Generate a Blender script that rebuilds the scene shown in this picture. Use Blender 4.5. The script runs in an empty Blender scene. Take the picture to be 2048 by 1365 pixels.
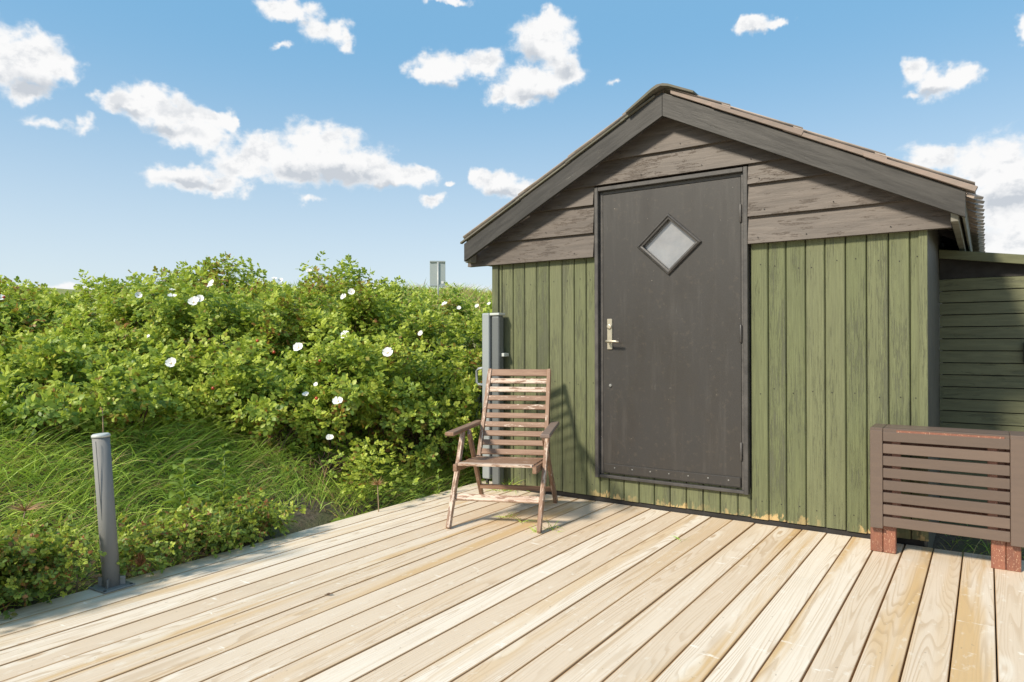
import bpy, bmesh, math, random
import numpy as np
from mathutils import Matrix, Vector
S = bpy.context.scene
C = S.collection
rng = np.random.default_rng(7)
R = random.Random(5)

# ------------------------------------------------------------------ camera
CAM_H = 1.06
cd = bpy.data.cameras.new('camera'); cam = bpy.data.objects.new('camera', cd); C.objects.link(cam)
F = Vector((-0.56294, 0.82649, 0.00345)); X = Vector((0.82649, 0.56295, -0.0023)); U = Vector((0.00384, -0.00156, 0.99999))
cam.matrix_world = Matrix(((X.x, U.x, -F.x, 0), (X.y, U.y, -F.y, 0), (X.z, U.z, -F.z, CAM_H), (0, 0, 0, 1)))
cd.sensor_width = 36; cd.lens = 1394.0 / 2048 * 36; cd.clip_start = 0.05; cd.clip_end = 2000
S.camera = cam
S.cycles.max_bounces = 6; S.cycles.diffuse_bounces = 3; S.cycles.glossy_bounces = 2; S.cycles.transmission_bounces = 3; S.cycles.transparent_max_bounces = 4

# ------------------------------------------------------------------ light
SUN_TO = Vector((0.34, 1.0, -0.84)).normalized()        # direction the light travels
SUN_EL = math.asin(-SUN_TO.z); SUN_AZ = math.atan2(-SUN_TO.x, -SUN_TO.y)
sl = bpy.data.lights.new('sun', 'SUN'); so = bpy.data.objects.new('sun', sl); C.objects.link(so)
sl.energy = 2.95; sl.angle = math.radians(8); sl.color = (1.0, 0.90, 0.74)
so.rotation_euler = SUN_TO.to_track_quat('-Z', 'Y').to_euler(); so.location = (-5, -8, 8)
S.view_settings.view_transform = 'Standard'; S.view_settings.look = 'None'; S.view_settings.gamma = 1
S.view_settings.exposure = 0.88
S.view_settings.use_curve_mapping = False


class NT:
    """small helper to write node trees"""
    def __init__(s, tree): s.t = tree
    def n(s, kind, **kw):
        x = s.t.nodes.new(kind)
        for k, v in kw.items(): setattr(x, k, v)
        return x
    def put(s, sock, v):
        if isinstance(v, bpy.types.NodeSocket): s.t.links.new(v, sock)
        elif v is not None: sock.default_value = v
    def m(s, op, a, b=None, c=None, clamp=False):
        x = s.n('ShaderNodeMath', operation=op, use_clamp=clamp)
        for i, v in enumerate((a, b, c)):
            if v is not None: s.put(x.inputs[i], v)
        return x.outputs[0]
    def vm(s, op, a, b=None, out=0):
        x = s.n('ShaderNodeVectorMath', operation=op); s.put(x.inputs[0], a)
        if b is not None: s.put(x.inputs[3 if op == 'SCALE' else 1], b)
        return x.outputs[out]
    def mix(s, f, a, b, blend='MIX'):
        x = s.n('ShaderNodeMix', data_type='RGBA', blend_type=blend)
        s.put(x.inputs[0], f); s.put(x.inputs[6], a if not isinstance(a, tuple) else (*a[:3], 1)); s.put(x.inputs[7], b if not isinstance(b, tuple) else (*b[:3], 1))
        return x.outputs[2]
    def ss(s, v, lo, hi, a=0.0, b=1.0):
        x = s.n('ShaderNodeMapRange', interpolation_type='SMOOTHSTEP'); s.put(x.inputs[0], v)
        for i, q in enumerate((lo, hi, a, b)): s.put(x.inputs[i + 1], q)
        return x.outputs[0]
    def lin(s, v, lo, hi, a=0.0, b=1.0):
        x = s.n('ShaderNodeMapRange'); s.put(x.inputs[0], v)
        for i, q in enumerate((lo, hi, a, b)): s.put(x.inputs[i + 1], q)
        return x.outputs[0]
    def noise(s, vec, scale=5, detail=4, rough=.55, dist=0, color=False, dims='3D'):
        x = s.n('ShaderNodeTexNoise'); s.put(x.inputs['Vector'], vec); s.put(x.inputs['Scale'], scale)
        x.noise_dimensions = dims; x.inputs['Detail'].default_value = detail; x.inputs['Roughness'].default_value = rough; x.inputs['Distortion'].default_value = dist
        return x.outputs[1 if color else 0]
    def mul(s, vec, v3): return s.vm('MULTIPLY', vec, v3)
    def comb(s, x, y, z):
        c = s.n('ShaderNodeCombineXYZ'); s.put(c.inputs[0], x); s.put(c.inputs[1], y); s.put(c.inputs[2], z); return c.outputs[0]
    def sep(s, v):
        c = s.n('ShaderNodeSeparateXYZ'); s.put(c.inputs[0], v); return c.outputs


# ------------------------------------------------------------------ sky
W = bpy.data.worlds.new('World'); S.world = W; W.use_nodes = True
wt = W.node_tree; wt.nodes.clear(); w = NT(wt)
CLOUDS = [(-1.203, 0.325, 0.048, 0.033, 1.0), (-1.236, 0.323, 0.043, 0.037, 1.0), (-1.173, 0.32, 0.026, 0.019, 1.0), (-1.213, 0.293, 0.027, 0.017, 1.0), (-1.082, 0.301, 0.043, 0.021, 1.0), (-1.048, 0.288, 0.048, 0.025, 1.0), (-1.019, 0.268, 0.043, 0.024, 1.0), (-1.11, 0.297, 0.022, 0.015, 1.0), (-0.994, 0.288, 0.023, 0.015, 1.0), (-0.979, 0.292, 0.01, 0.007, 0.8), (-1.031, 0.21, 0.058, 0.019, 1.0), (-0.988, 0.207, 0.031, 0.017, 1.0), (-1.054, 0.209, 0.026, 0.014, 1.0), (-0.945, 0.25, 0.062, 0.031, 1.0), (-0.866, 0.268, 0.061, 0.036, 1.0), (-0.826, 0.245, 0.076, 0.033, 1.0), (-0.771, 0.235, 0.056, 0.021, 1.0), (-0.899, 0.234, 0.057, 0.027, 1.0), (-0.97, 0.235, 0.041, 0.025, 1.0), (-0.736, 0.239, 0.023, 0.013, 1.0), (-0.885, 0.196, 0.024, 0.009, 0.7), (-0.715, 0.204, 0.018, 0.01, 0.8), (-0.7, 0.226, 0.009, 0.005, 0.7), (-1.142, 0.266, 0.016, 0.009, 0.55), (-1.188, 0.262, 0.025, 0.006, 0.4), (-0.906, 0.429, 0.034, 0.017, 0.9), (-0.856, 0.41, 0.034, 0.02, 0.75), (-0.831, 0.395, 0.018, 0.013, 0.8), (-0.912, 0.384, 0.014, 0.005, 0.5), (-0.693, 0.379, 0.043, 0.026, 0.9), (-0.721, 0.368, 0.027, 0.012, 0.85), (-0.639, 0.381, 0.029, 0.022, 0.8), (-0.553, 0.408, 0.051, 0.036, 1.0), (-0.571, 0.362, 0.061, 0.03, 1.0), (-0.521, 0.373, 0.039, 0.022, 1.0), (-0.542, 0.432, 0.034, 0.018, 1.0), (-0.586, 0.337, 0.044, 0.017, 0.9), (-0.62, 0.343, 0.029, 0.016, 0.8), (-0.45, 0.355, 0.013, 0.006, 0.5), (-0.615, 0.227, 0.032, 0.019, 1.0), (-0.643, 0.234, 0.019, 0.016, 1.0), (-0.586, 0.219, 0.027, 0.014, 0.9), (-0.255, 0.406, 0.028, 0.013, 1.0), (-0.229, 0.403, 0.017, 0.007, 0.8), (-0.274, 0.406, 0.017, 0.01, 0.9), (-0.046, 0.311, 0.035, 0.02, 0.9), (-0.02, 0.312, 0.021, 0.016, 1.0), (-0.07, 0.322, 0.019, 0.016, 0.9), (-0.075, 0.296, 0.017, 0.007, 0.6), (0.04, 0.356, 0.013, 0.023, 0.9), (0.009, 0.195, 0.049, 0.048, 1.0), (-0.052, 0.225, 0.043, 0.023, 0.9), (0.032, 0.158, 0.054, 0.067, 1.0), (0.018, 0.114, 0.042, 0.035, 0.9), (0.06, 0.199, 0.039, 0.043, 1.0), (-0.683, 0.073, 0.072, 0.014, 0.5), (-1.158, 0.068, 0.07, 0.008, 0.45), (-0.689, 0.461, 0.032, 0.007, 0.8)]
# unseen clouds outside the view, several of them added as neutral fill light
for a, e, rx, ry in ((.35, .3, .09, .05), (.6, .2, .12, .05), (.95, .35, .1, .05), (1.4, .22, .12, .06), (1.9, .3, .12, .06), (2.4, .25, .15, .08), (2.9, .3, .2, .12), (-2.9, .22, .3, .14),
                     (-2.55, .2, .2, .12), (-1.9, .3, .12, .05), (-1.6, .2, .1, .05), (-1.5, .42, .1, .05),
                     (.2, .62, .16, .09), (.8, .7, .2, .1), (1.7, .6, .25, .12), (2.6, .7, .3, .14), (-2.7, .65, .3, .14), (-2.1, .6, .2, .1), (-1.4, .75, .2, .1), (-.5, .85, .2, .08), (3.0, 1.0, .5, .12), (1.1, .12, .2, .05), (2.1, .1, .25, .05), (-2.2, .08, .3, .05), (2.8, .07, .3, .05)):
    CLOUDS.append((a, e, rx, ry, 1.0))
GREYS = [(-0.836, 0.23, 0.051, 0.016, 1.0), (-0.893, 0.227, 0.04, 0.013, 1.0), (-1.019, 0.205, 0.043, 0.007, 1.0), (-1.205, 0.3, 0.037, 0.012, 1.0), (-0.561, 0.34, 0.039, 0.011, 1.0), (-0.525, 0.374, 0.021, 0.011, 1.0), (0.018, 0.163, 0.035, 0.014, 1.0), (-0.686, 0.356, 0.029, 0.006, 1.0), (-0.049, 0.299, 0.021, 0.005, 1.0), (-1.054, 0.269, 0.035, 0.008, 1.0), (-0.607, 0.214, 0.03, 0.005, 1.0), (-0.778, 0.22, 0.031, 0.007, 1.0), (-1.088, 0.288, 0.023, 0.006, 1.0), (-0.899, 0.414, 0.02, 0.005, 1.0), (-0.252, 0.397, 0.019, 0.003, 1.0), (-0.571, 0.393, 0.022, 0.012, 1.0)]     # shaded undersides
def blob_group(name, blobs):
    grp = bpy.data.node_groups.new(name, 'ShaderNodeTree')
    grp.interface.new_socket('P', in_out='INPUT', socket_type='NodeSocketVector')
    grp.interface.new_socket('D', in_out='OUTPUT', socket_type='NodeSocketFloat')
    g = NT(grp); gi = g.n('NodeGroupInput'); go = g.n('NodeGroupOutput')
    cur = None
    for (a, e, rx, ry, k) in blobs:
        d = g.vm('MULTIPLY_ADD', gi.outputs[0], (1 / rx, 1 / ry, 0)); grp.nodes[-1].inputs[2].default_value = (-a / rx, -e / ry, 0)
        v = g.m('MULTIPLY_ADD', g.vm('LENGTH', d, out=1), -k, k)
        cur = v if cur is None else g.m('SMOOTH_MAX', cur, v, 0.35)
    g.put(go.inputs[0], cur); return grp
grp = blob_group('cloud_field', CLOUDS); grp2 = blob_group('cloud_undersides', GREYS)
tc = w.n('ShaderNodeTexCoord'); gd = tc.outputs['Generated']
sx, sy, sz = w.sep(gd)
az = w.m('ARCTAN2', sx, sy); el = w.m('ARCSINE', sz)
p = w.comb(az, el, 0.0)
w1 = w.noise(p, 9, 3, .6, color=True, dims='2D'); w2 = w.noise(p, 38, 3, .62, color=True, dims='2D')
pw = w.vm('ADD', p, w.vm('ADD', w.mul(w.vm('SUBTRACT', w1, (.5, .5, .5)), (.055, .032, 0)), w.mul(w.vm('SUBTRACT', w2, (.5, .5, .5)), (.026, .020, 0))))
fg = w.n('ShaderNodeGroup'); fg.node_tree = grp; w.put(fg.inputs[0], pw); f1 = fg.outputs[0]
q = w.mul(p, (1, 1.35, 1))
billow = w.noise(q, 30, 7, .56, .15, dims='2D')
relief = w.m('SUBTRACT', w.noise(w.vm('ADD', q, (-.010, .018, 0)), 22, 5, .6, dims='2D'), w.noise(q, 22, 5, .6, dims='2D'))
dens = w.m('ADD', f1, w.m('MULTIPLY', w.m('SUBTRACT', billow, .5), 1.15))
alpha = w.m('POWER', w.m('MULTIPLY', w.ss(dens, -.14, .46), w.ss(f1, -.50, .12)), 1.3)
g2 = w.n('ShaderNodeGroup'); g2.node_tree = grp2; w.put(g2.inputs[0], pw)
und = w.ss(w.m('ADD', g2.outputs[0], w.m('MULTIPLY', w.m('SUBTRACT', billow, .5), .9)), -.3, .9)
sh = w.m('ADD', w.m('MULTIPLY', und, .95), w.m('MULTIPLY', w.ss(relief, -.02, .22), w.ss(dens, .15, .7, 0, .55)), clamp=True)
sky = w.n('ShaderNodeTexSky', sky_type='NISHITA', sun_disc=False); sky.sun_elevation = SUN_EL; sky.sun_rotation = SUN_AZ
sky.altitude = 0; sky.air_density = 1.0; sky.dust_density = 1.0; sky.ozone_density = 1.0
SKY = 0.15
ccol = w.mix(sh, (3.50, 3.50, 3.50), (2.15, 2.30, 2.50))
hz = w.ss(sz, 0.0, .42)          # haze paling towards the horizon, as in the view
skyc = w.mix(0.88, sky.outputs[0], w.mix(hz, (2.45, 2.78, 2.98), (.70, 1.62, 2.55)))
col = w.mix(alpha, skyc, ccol)
bg = w.n('ShaderNodeBackground'); w.put(bg.inputs[0], col); bg.inputs[1].default_value = SKY
wo = w.n('ShaderNodeOutputWorld'); w.put(wo.inputs[0], bg.outputs[0])
W.cycles.sampling_method = 'NONE'


# ------------------------------------------------------------------ materials
def mat(name):
    m = bpy.data.materials.new(name); m.use_nodes = True
    t = m.node_tree; b = t.nodes['Principled BSDF']; n = NT(t); n.b = b
    tc = n.n('ShaderNodeTexCoord'); oi = n.n('ShaderNodeObjectInfo'); n.rand = oi.outputs['Random']; n.obj = tc.outputs['Object']
    return m, n
def bump(n, h, strength=.3, dist=.01):
    x = n.n('ShaderNodeBump'); x.inputs['Strength'].default_value = strength; x.inputs['Distance'].default_value = dist
    n.put(x.inputs['Height'], h); n.put(n.b.inputs['Normal'], x.outputs[0])

def wood_coords(n, axis):
    """object coordinates with the grain along local X ('x') or Z/Y, shifted per object"""
    x, y, z = n.sep(n.obj)
    a = {'x': (x, y, z), 'y': (y, x, z), 'z': (z, x, y)}[axis]
    r = n.m('MULTIPLY', n.rand, 57.0)
    return n.comb(n.m('ADD', a[0], r), a[1], n.m('ADD', a[2], n.m('MULTIPLY', n.rand, 31.0)))

def deck_mat():
    m, n = mat('pressure_treated_deck_pine')
    v = wood_coords(n, 'y')
    vx, vy, vz = n.sep(v)
    # knots: sparse points along the board, off the middle
    kv = n.n('ShaderNodeTexVoronoi', feature='F1'); n.put(kv.inputs['Vector'], n.comb(n.m('MULTIPLY', vx, 1.5), n.m('MULTIPLY', vy, 6.0), n.m('MULTIPLY', n.rand, 90.0)))
    kv.inputs['Scale'].default_value = 1.0; kv.inputs['Randomness'].default_value = .9
    kd = kv.outputs['Distance']
    kn = n.ss(kd, .0, .30, 1, 0)
    core = n.ss(kd, .035, .075, 1, 0)
    base = n.noise(n.comb(n.m('MULTIPLY', vx, .34), n.m('MULTIPLY', vy, 6.5), vz), 1.0, 2, .42)
    fld = n.m('ADD', n.m('MULTIPLY', base, 36.0), n.m('MULTIPLY', kn, 2.0))
    fld = n.m('ADD', fld, n.m('MULTIPLY', n.noise(n.comb(n.m('MULTIPLY', vx, 9), n.m('MULTIPLY', vy, 40), vz), 1, 3, .6), .16))
    ring = n.m('FRACT', fld)
    line = n.m('MULTIPLY', n.ss(ring, .45, .86), n.ss(ring, .92, 1.0, 1, 0))
    line = n.m('MULTIPLY', line, n.ss(n.noise(n.comb(n.m('MULTIPLY', vx, .8), n.m('MULTIPLY', vy, 9), 3.3), 1, 2), .36, .62, .3, 1.0))
    fine = n.noise(n.comb(n.m('MULTIPLY', vx, 3.0), n.m('MULTIPLY', vy, 260.0), vz), 1, 3, .7)
    tone = n.noise(n.comb(n.m('MULTIPLY', vx, .45), n.m('MULTIPLY', vy, 9.0), vz), 1.0, 3, .6)
    bt = n.m('FRACT', n.m('MULTIPLY', n.rand, 13.7))
    pale = n.mix(n.ss(bt, .0, 1.0), (.67, .545, .415), (.785, .69, .575))
    tan = (.60, .41, .21)
    wt = n.m('MULTIPLY', n.ss(tone, .46, .64), n.ss(n.m('FRACT', n.m('MULTIPLY', n.rand, 5.3)), .1, .9, .05, 1.0))
    c = n.mix(wt, pale, tan)
    c = n.mix(n.m('MULTIPLY', line, .52), c, (.44, .30, .17))
    c = n.mix(n.ss(fine, .45, .75, 0, .30), c, (.50, .39, .26))
    c = n.mix(n.ss(n.noise(n.comb(n.m('MULTIPLY', vx, 14), n.m('MULTIPLY', vy, 34), vz), 1, 3), .60, .72, 0, .30), c, (.84, .80, .71))
    cf = n.noise(n.comb(n.m('MULTIPLY', vx, 16), n.m('MULTIPLY', vy, 4.5), vz), 1, 4, .6, .8)
    c = n.mix(n.m('MULTIPLY', n.ss(cf, .655, .70), n.ss(n.noise(n.comb(n.m('MULTIPLY', vx, 30), n.m('MULTIPLY', vy, 26), vz), 1, 4), .40, .60, .1, .7)), c, (.90, .86, .78))
    # pale flecks round knots, darker core
    kr = n.m('MULTIPLY', n.ss(kd, .05, .10), n.ss(kd, .12, .22, 1, 0))
    c = n.mix(n.m('MULTIPLY', kr, .35), c, (.86, .81, .71))
    c = n.mix(n.m('MULTIPLY', core, .5), c, (.42, .26, .13))
    # sun-bleached and dirtied blotches with their own outlines over several boards
    g2 = n.n('ShaderNodeNewGeometry').outputs['Position']
    dirt = n.noise(g2, 1.7, 6, .62)
    c = n.mix(n.ss(dirt, .52, .75, 0, .28), c, (.52, .44, .34))
    sp = n.noise(n.mul(g2, (1, .6, 1)), 60, 2, .5)
    c = n.mix(n.ss(sp, .695, .75, 0, .5), c, (.28, .22, .16))
    edge = n.m('ABSOLUTE', n.sep(n.obj)[0])          # sawn edges stay browner than the bleached top
    c = n.mix(n.ss(edge, .0570, .0605, 0, .8), c, (.46, .28, .13))
    n.put(n.b.inputs['Base Color'], c); n.b.inputs['Roughness'].default_value = .62
    n.b.inputs['Specular IOR Level'].default_value = .35
    bump(n, n.m('ADD', n.m('MULTIPLY', line, -.6), n.m('MULTIPLY', fine, .8)), .25, .002)
    return m

def paint_mat(name, paint, paint2, grainc, amount=.5, axis='z', bare=None, rough=.6, gx=190, zfoot=None, chips=.70, chipc=(.62, .50, .36), streak=.62, wob=.16):
    """weathered paint or stain on planks: streaks where the grain shows, worn chips, per-board tone"""
    m, n = mat(name)
    v = wood_coords(n, axis); vx, vy, vz = n.sep(v)
    st = n.noise(n.comb(n.m('MULTIPLY', vx, gx * .045), n.m('MULTIPLY', vy, gx), n.m('MULTIPLY', vz, gx * .3)), 1, 5, .72, .25)
    msk = n.noise(n.comb(n.m('MULTIPLY', vx, 1.7), n.m('MULTIPLY', vy, 11), vz), 1, 4, .6)
    thr = n.m('ADD', n.m('ADD', n.lin(msk, .32, .68, .72, .44), n.m('MULTIPLY', n.m('SUBTRACT', n.m('FRACT', n.m('MULTIPLY', n.rand, 3.9)), .5), .09)), (0.5 - amount) * .2)
    k = n.ss(n.m('SUBTRACT', st, thr), .0, .06)
    pr = n.m('FRACT', n.m('MULTIPLY', n.rand, 9.1))
    c = n.mix(pr, paint, paint2)
    c = n.mix(n.ss(n.noise(n.comb(n.m('MULTIPLY', vx, 2.5), n.m('MULTIPLY', vy, 30), vz), 1, 5, .65), .4, .7, 0, .22), c, grainc)
    c = n.mix(n.m('MULTIPLY', k, streak), c, grainc)
    s2 = n.noise(n.comb(n.m('MULTIPLY', vx, gx * .022), n.m('MULTIPLY', vy, gx * .55), n.m('MULTIPLY', vz, gx * .2)), 1, 5, .7, .4)
    c = n.mix(1.0, c, n.mix(n.ss(s2, .30, .70), (1 - wob,) * 3, (1 + wob,) * 3), 'MULTIPLY')
    geo = n.n('ShaderNodeNewGeometry').outputs['Position']
    ch = n.noise(n.comb(n.m('MULTIPLY', vx, 30), n.m('MULTIPLY', vy, 90), vz), 1, 4, .7)
    c = n.mix(n.ss(ch, chips, chips + .04), c, chipc)
    if zfoot is not None:
        gz = n.sep(geo)[2]
        w = n.m('ADD', n.lin(gz, zfoot, zfoot + .12, .36, -.1), n.noise(n.comb(n.m('MULTIPLY', n.sep(geo)[0], 26), 0.0, n.m('MULTIPLY', gz, 12)), 1, 4, .65))
        w = n.m('MULTIPLY', n.ss(w, .76, .86), n.ss(n.noise(n.comb(n.sep(geo)[0], 0.0, 0.0), 2.3, 2), .42, .58))
        c = n.mix(w, c, (.50, .36, .17))
    n.put(n.b.inputs['Base Color'], c); n.b.inputs['Roughness'].default_value = rough; n.b.inputs['Specular IOR Level'].default_value = .3
    bump(n, n.m('ADD', n.m('ADD', n.m('MULTIPLY', st, -.5), n.m('MULTIPLY', s2, .8)), n.m('MULTIPLY', k, -.5)), .55, .003)
    return m

def plain_mat(name, a, b=None, rough=.6, metal=0, scale=8, bumps=.1, stretch=(1, 1, 1), fleck=None, flk=.7, rvar=.1):
    m, n = mat(name)
    v = n.mul(n.obj, stretch); v = n.vm('ADD', v, n.comb(n.m('MULTIPLY', n.rand, 40), 0.0, 0.0))
    nz = n.noise(v, scale, 6, .6)
    c = n.mix(n.ss(nz, .3, .7), a, b or tuple(x * .8 for x in a))
    if fleck: c = n.mix(n.ss(n.noise(v, scale * 9, 3, .6), flk, flk + .05), c, fleck)
    c = n.mix(1.0, c, n.mix(n.m('FRACT', n.m('MULTIPLY', n.rand, 6.7)), (.86, .86, .86), (1.14, 1.13, 1.12)), 'MULTIPLY')
    n.put(n.b.inputs['Base Color'], c); n.b.inputs['Metallic'].default_value = metal
    n.put(n.b.inputs['Roughness'], n.lin(nz, .3, .7, max(rough - rvar, .03), min(rough + rvar, 1)))
    bump(n, n.noise(v, scale * 5, 4, .6), bumps, .003)
    return m

M = {}
M['deck'] = deck_mat()
M['green'] = paint_mat('weathered_green_paint', (.127, .142, .069), (.148, .159, .084), (.078, .081, .058), .62, 'z', zfoot=.03, chips=.735)
M['green_dark'] = paint_mat('dark_green_paint', (.125, .130, .070), (.145, .148, .080), (.08, .085, .05), .25, 'x', gx=150, chips=.75, chipc=(.35, .34, .24), rough=.45)
M['gable'] = paint_mat('weathered_brown_grey_wood', (.103, .085, .073), (.122, .101, .087), (.075, .058, .047), .62, 'x', gx=150, rough=.5, chips=.75, chipc=(.42, .36, .30), streak=.7, wob=.20)
M['fascia'] = paint_mat('worn_black_fascia_paint', (.040, .038, .036), (.048, .045, .042), (.085, .080, .074), .36, 'x', gx=120, rough=.45, chips=.70, chipc=(.24, .225, .21), streak=.85, wob=.32)
M['frame'] = plain_mat('black_frame_paint', (.050, .047, .046), (.080, .074, .070), .5, scale=14, fleck=(.55, .48, .38), flk=.73, bumps=.3)
M['rooftile'] = plain_mat('pale_fibre_cement', (.36, .30, .26), (.27, .23, .20), .85, scale=10)
M['roofpink'] = plain_mat('pinkish_roof_verge', (.27, .205, .175), (.23, .19, .165), .8, scale=12, stretch=(1, 1, 4))
M['ridge'] = plain_mat('mossy_ridge_cap', (.15, .135, .115), (.12, .12, .085), .85, scale=8)
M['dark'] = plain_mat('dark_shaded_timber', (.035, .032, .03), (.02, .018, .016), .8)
M['bracket'] = plain_mat('grey_green_timber', (.22, .22, .18), (.16, .15, .13), .7, scale=12)
M['sidewall'] = paint_mat('grey_side_board', (.13, .12, .105), (.14, .13, .11), (.08, .075, .07), .5, 'z')
M['handle'] = plain_mat('champagne_metal', (.66, .60, .48), (.58, .52, .41), .38, metal=.75, scale=20, bumps=.05)
M['post'] = plain_mat('grey_anodised_metal', (.235, .235, .228), (.215, .215, .208), .7, metal=.0, scale=3, stretch=(2, 2, 1), bumps=.05)
M['profile'] = plain_mat('light_grey_aluminium', (.34, .37, .385), (.30, .33, .345), .45, metal=.2, scale=5, bumps=.03)
M['cassette'] = plain_mat('dark_grey_aluminium', (.15, .163, .168), (.135, .145, .15), .5, metal=.2, scale=60, bumps=.1)
M['cap'] = plain_mat('pale_plastic', (.55, .58, .56), (.45, .48, .47), .5)
M['tabletop'] = plain_mat('brown_table_paint', (.135, .098, .078), (.118, .085, .068), .42, scale=6, stretch=(1, 1, 6), fleck=(.35, .24, .18), flk=.76, bumps=.12)
M['tableleg'] = plain_mat('red_brown_stain', (.26, .105, .065), (.19, .075, .05), .5, scale=14, stretch=(3, 3, .8), fleck=(.62, .42, .28), flk=.62, bumps=.2)
M['signback'] = plain_mat('grey_sign_metal', (.36, .40, .41), (.32, .36, .37), .5, metal=.1, scale=2)
M['signpost'] = plain_mat('galvanised_pole', (.50, .52, .52), (.44, .46, .46), .5, metal=.3)
M['white'] = plain_mat('white_sticker', (.78, .78, .78), (.72, .72, .72), .5)
M['twig'] = plain_mat('brown_twig', (.13, .075, .045), (.09, .055, .035), .8, scale=20)

def door_mat():
    m, n = mat('brown_black_door_paint'); v = n.obj
    a = n.noise(n.mul(v, (3, 1, 1.1)), 1.6, 6, .62); b = n.noise(n.mul(v, (9, 1, .9)), 1.7, 6, .65)
    z = n.sep(v)[2]
    c = n.mix(n.ss(a, .38, .64), (.038, .034, .031), (.031, .0285, .027))
    c = n.mix(n.ss(b, .50, .75, 0, .22), c, (.108, .100, .093))
    c = n.mix(n.ss(n.noise(v, 34, 5, .6), .55, .75, 0, .22), c, (.12, .095, .07))
    sc = n.noise(n.mul(v, (60, 1, 5)), 1.5, 3, .6)
    c = n.mix(n.m('MULTIPLY', n.ss(sc, .68, .74, 0, .35), n.ss(b, .45, .6)), c, (.22, .21, .20))
    c = n.mix(n.ss(n.noise(v, 70, 2, .5), .765, .79, 0, .7), c, (.45, .40, .33))
    n.put(n.b.inputs['Base Color'], c); n.put(n.b.inputs['Roughness'], n.ss(a, .3, .7, .34, .55)); n.b.inputs['Specular IOR Level'].default_value = .5
    bump(n, n.m('ADD', n.noise(v, 160, 3, .6), n.m('MULTIPLY', b, .8)), .18, .003)
    return m
M['door'] = door_mat()

def chair_mat(name, white):
    m, n = mat(name)
    v = wood_coords(n, 'x'); vx, vy, vz = n.sep(v)
    gr = n.noise(n.comb(n.m('MULTIPLY', vx, 6), n.m('MULTIPLY', vy, 90), n.m('MULTIPLY', vz, 90)), 1, 5, .7)
    pt = n.noise(n.comb(n.m('MULTIPLY', vx, 15), n.m('MULTIPLY', vy, 70), n.m('MULTIPLY', vz, 70)), 1, 6, .7)
    c = n.mix(n.ss(gr, .35, .65), (.205, .115, .072), (.30, .185, .125))
    c = n.mix(n.ss(gr, .62, .75, 0, .5), c, (.10, .035, .02))
    r = n.m('ADD', n.m('MULTIPLY', n.m('SUBTRACT', n.m('FRACT', n.m('MULTIPLY', n.rand, 7.7)), .5), .20), pt)
    k = n.ss(r, .60 - white, .66 - white)
    c = n.mix(n.m('MULTIPLY', k, .9), c, n.mix(n.ss(gr, .4, .65), (.66, .55, .46), (.46, .32, .24)))
    n.put(n.b.inputs['Base Color'], c); n.b.inputs['Roughness'].default_value = .5; n.b.inputs['Specular IOR Level'].default_value = .4
    bump(n, n.m('ADD', gr, n.m('MULTIPLY', k, .4)), .35, .002)
    return m
M['chair'] = chair_mat('peeling_red_brown_stain', .035)
M['chair_worn'] = chair_mat('worn_whitish_stain', .14)
M['chair_red'] = chair_mat('red_brown_stain_wood', -.06)
M['chair_arm'] = plain_mat('grey_weathered_arm', (.16, .11, .09), (.22, .17, .145), .6, scale=16, stretch=(8, 1, 8), bumps=.3)

def leaf_mat(name, cols, trans=.42, rough=.42):
    """cols: young, mature, dark, autumn; mixed by the per-leaf tint attribute"""
    m, n = mat(name)
    at = n.n('ShaderNodeAttribute', attribute_name='tint'); r, gg, bb = n.sep(at.outputs['Vector'])
    c = n.mix(n.ss(r, .0, .55), cols[0], cols[1]); c = n.mix(n.ss(r, .45, 1.0), c, cols[2])
    c = n.mix(n.ss(gg, .86, .94), c, n.mix(bb, cols[3], (.30, .10, .035)))
    c = n.mix(n.ss(n.noise(n.obj, 120, 2, .5), .6, .75, 0, .25), c, cols[3])
    n.put(n.b.inputs['Base Color'], c); n.b.inputs['Roughness'].default_value = rough; n.b.inputs['Specular IOR Level'].default_value = .35
    tr = n.n('ShaderNodeBsdfTranslucent'); n.put(tr.inputs[0], n.mix(0.0 if name == 'white_petal' else .5, c, (.36, .46, .03)))
    mx = n.n('ShaderNodeMixShader'); mx.inputs[0].default_value = trans
    n.put(mx.inputs[1], n.b.outputs[0]); n.put(mx.inputs[2], tr.outputs[0])
    n.put(m.node_tree.nodes['Material Output'].inputs[0], mx.outputs[0])
    return m
M['rose'] = leaf_mat('rose_leaf', ((.54, .62, .10), (.35, .47, .08), (.155, .26, .052), (.36, .27, .06)))
M['lowrose'] = leaf_mat('low_rose_leaf', ((.50, .58, .10), (.27, .37, .08), (.13, .21, .06), (.42, .20, .10)))
M['weed'] = leaf_mat('weed_leaf', ((.24, .34, .06), (.17, .27, .05), (.10, .19, .04), (.38, .33, .10)))
M['grass'] = leaf_mat('grass_blade', ((.56, .70, .13), (.40, .58, .09), (.25, .42, .07), (.46, .37, .17)), .3, .5)
M['dry'] = leaf_mat('dry_stalk', ((.42, .33, .16), (.36, .26, .13), (.26, .16, .09), (.45, .28, .16)), .15, .7)
M['calyx'] = leaf_mat('yellow_calyx', ((.55, .47, .12), (.50, .36, .12), (.34, .18, .08), (.45, .28, .12)), .2, .6)
M['petal'] = leaf_mat('white_petal', ((.86, .86, .84), (.86, .86, .84), (.82, .82, .80), (.86, .86, .84)), .12)
M['hip'] = plain_mat('red_rosehip', (.45, .05, .015), (.35, .07, .02), .35)
M['stamen'] = plain_mat('yellow_stamens', (.55, .38, .04), (.5, .3, .03), .7)

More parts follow.
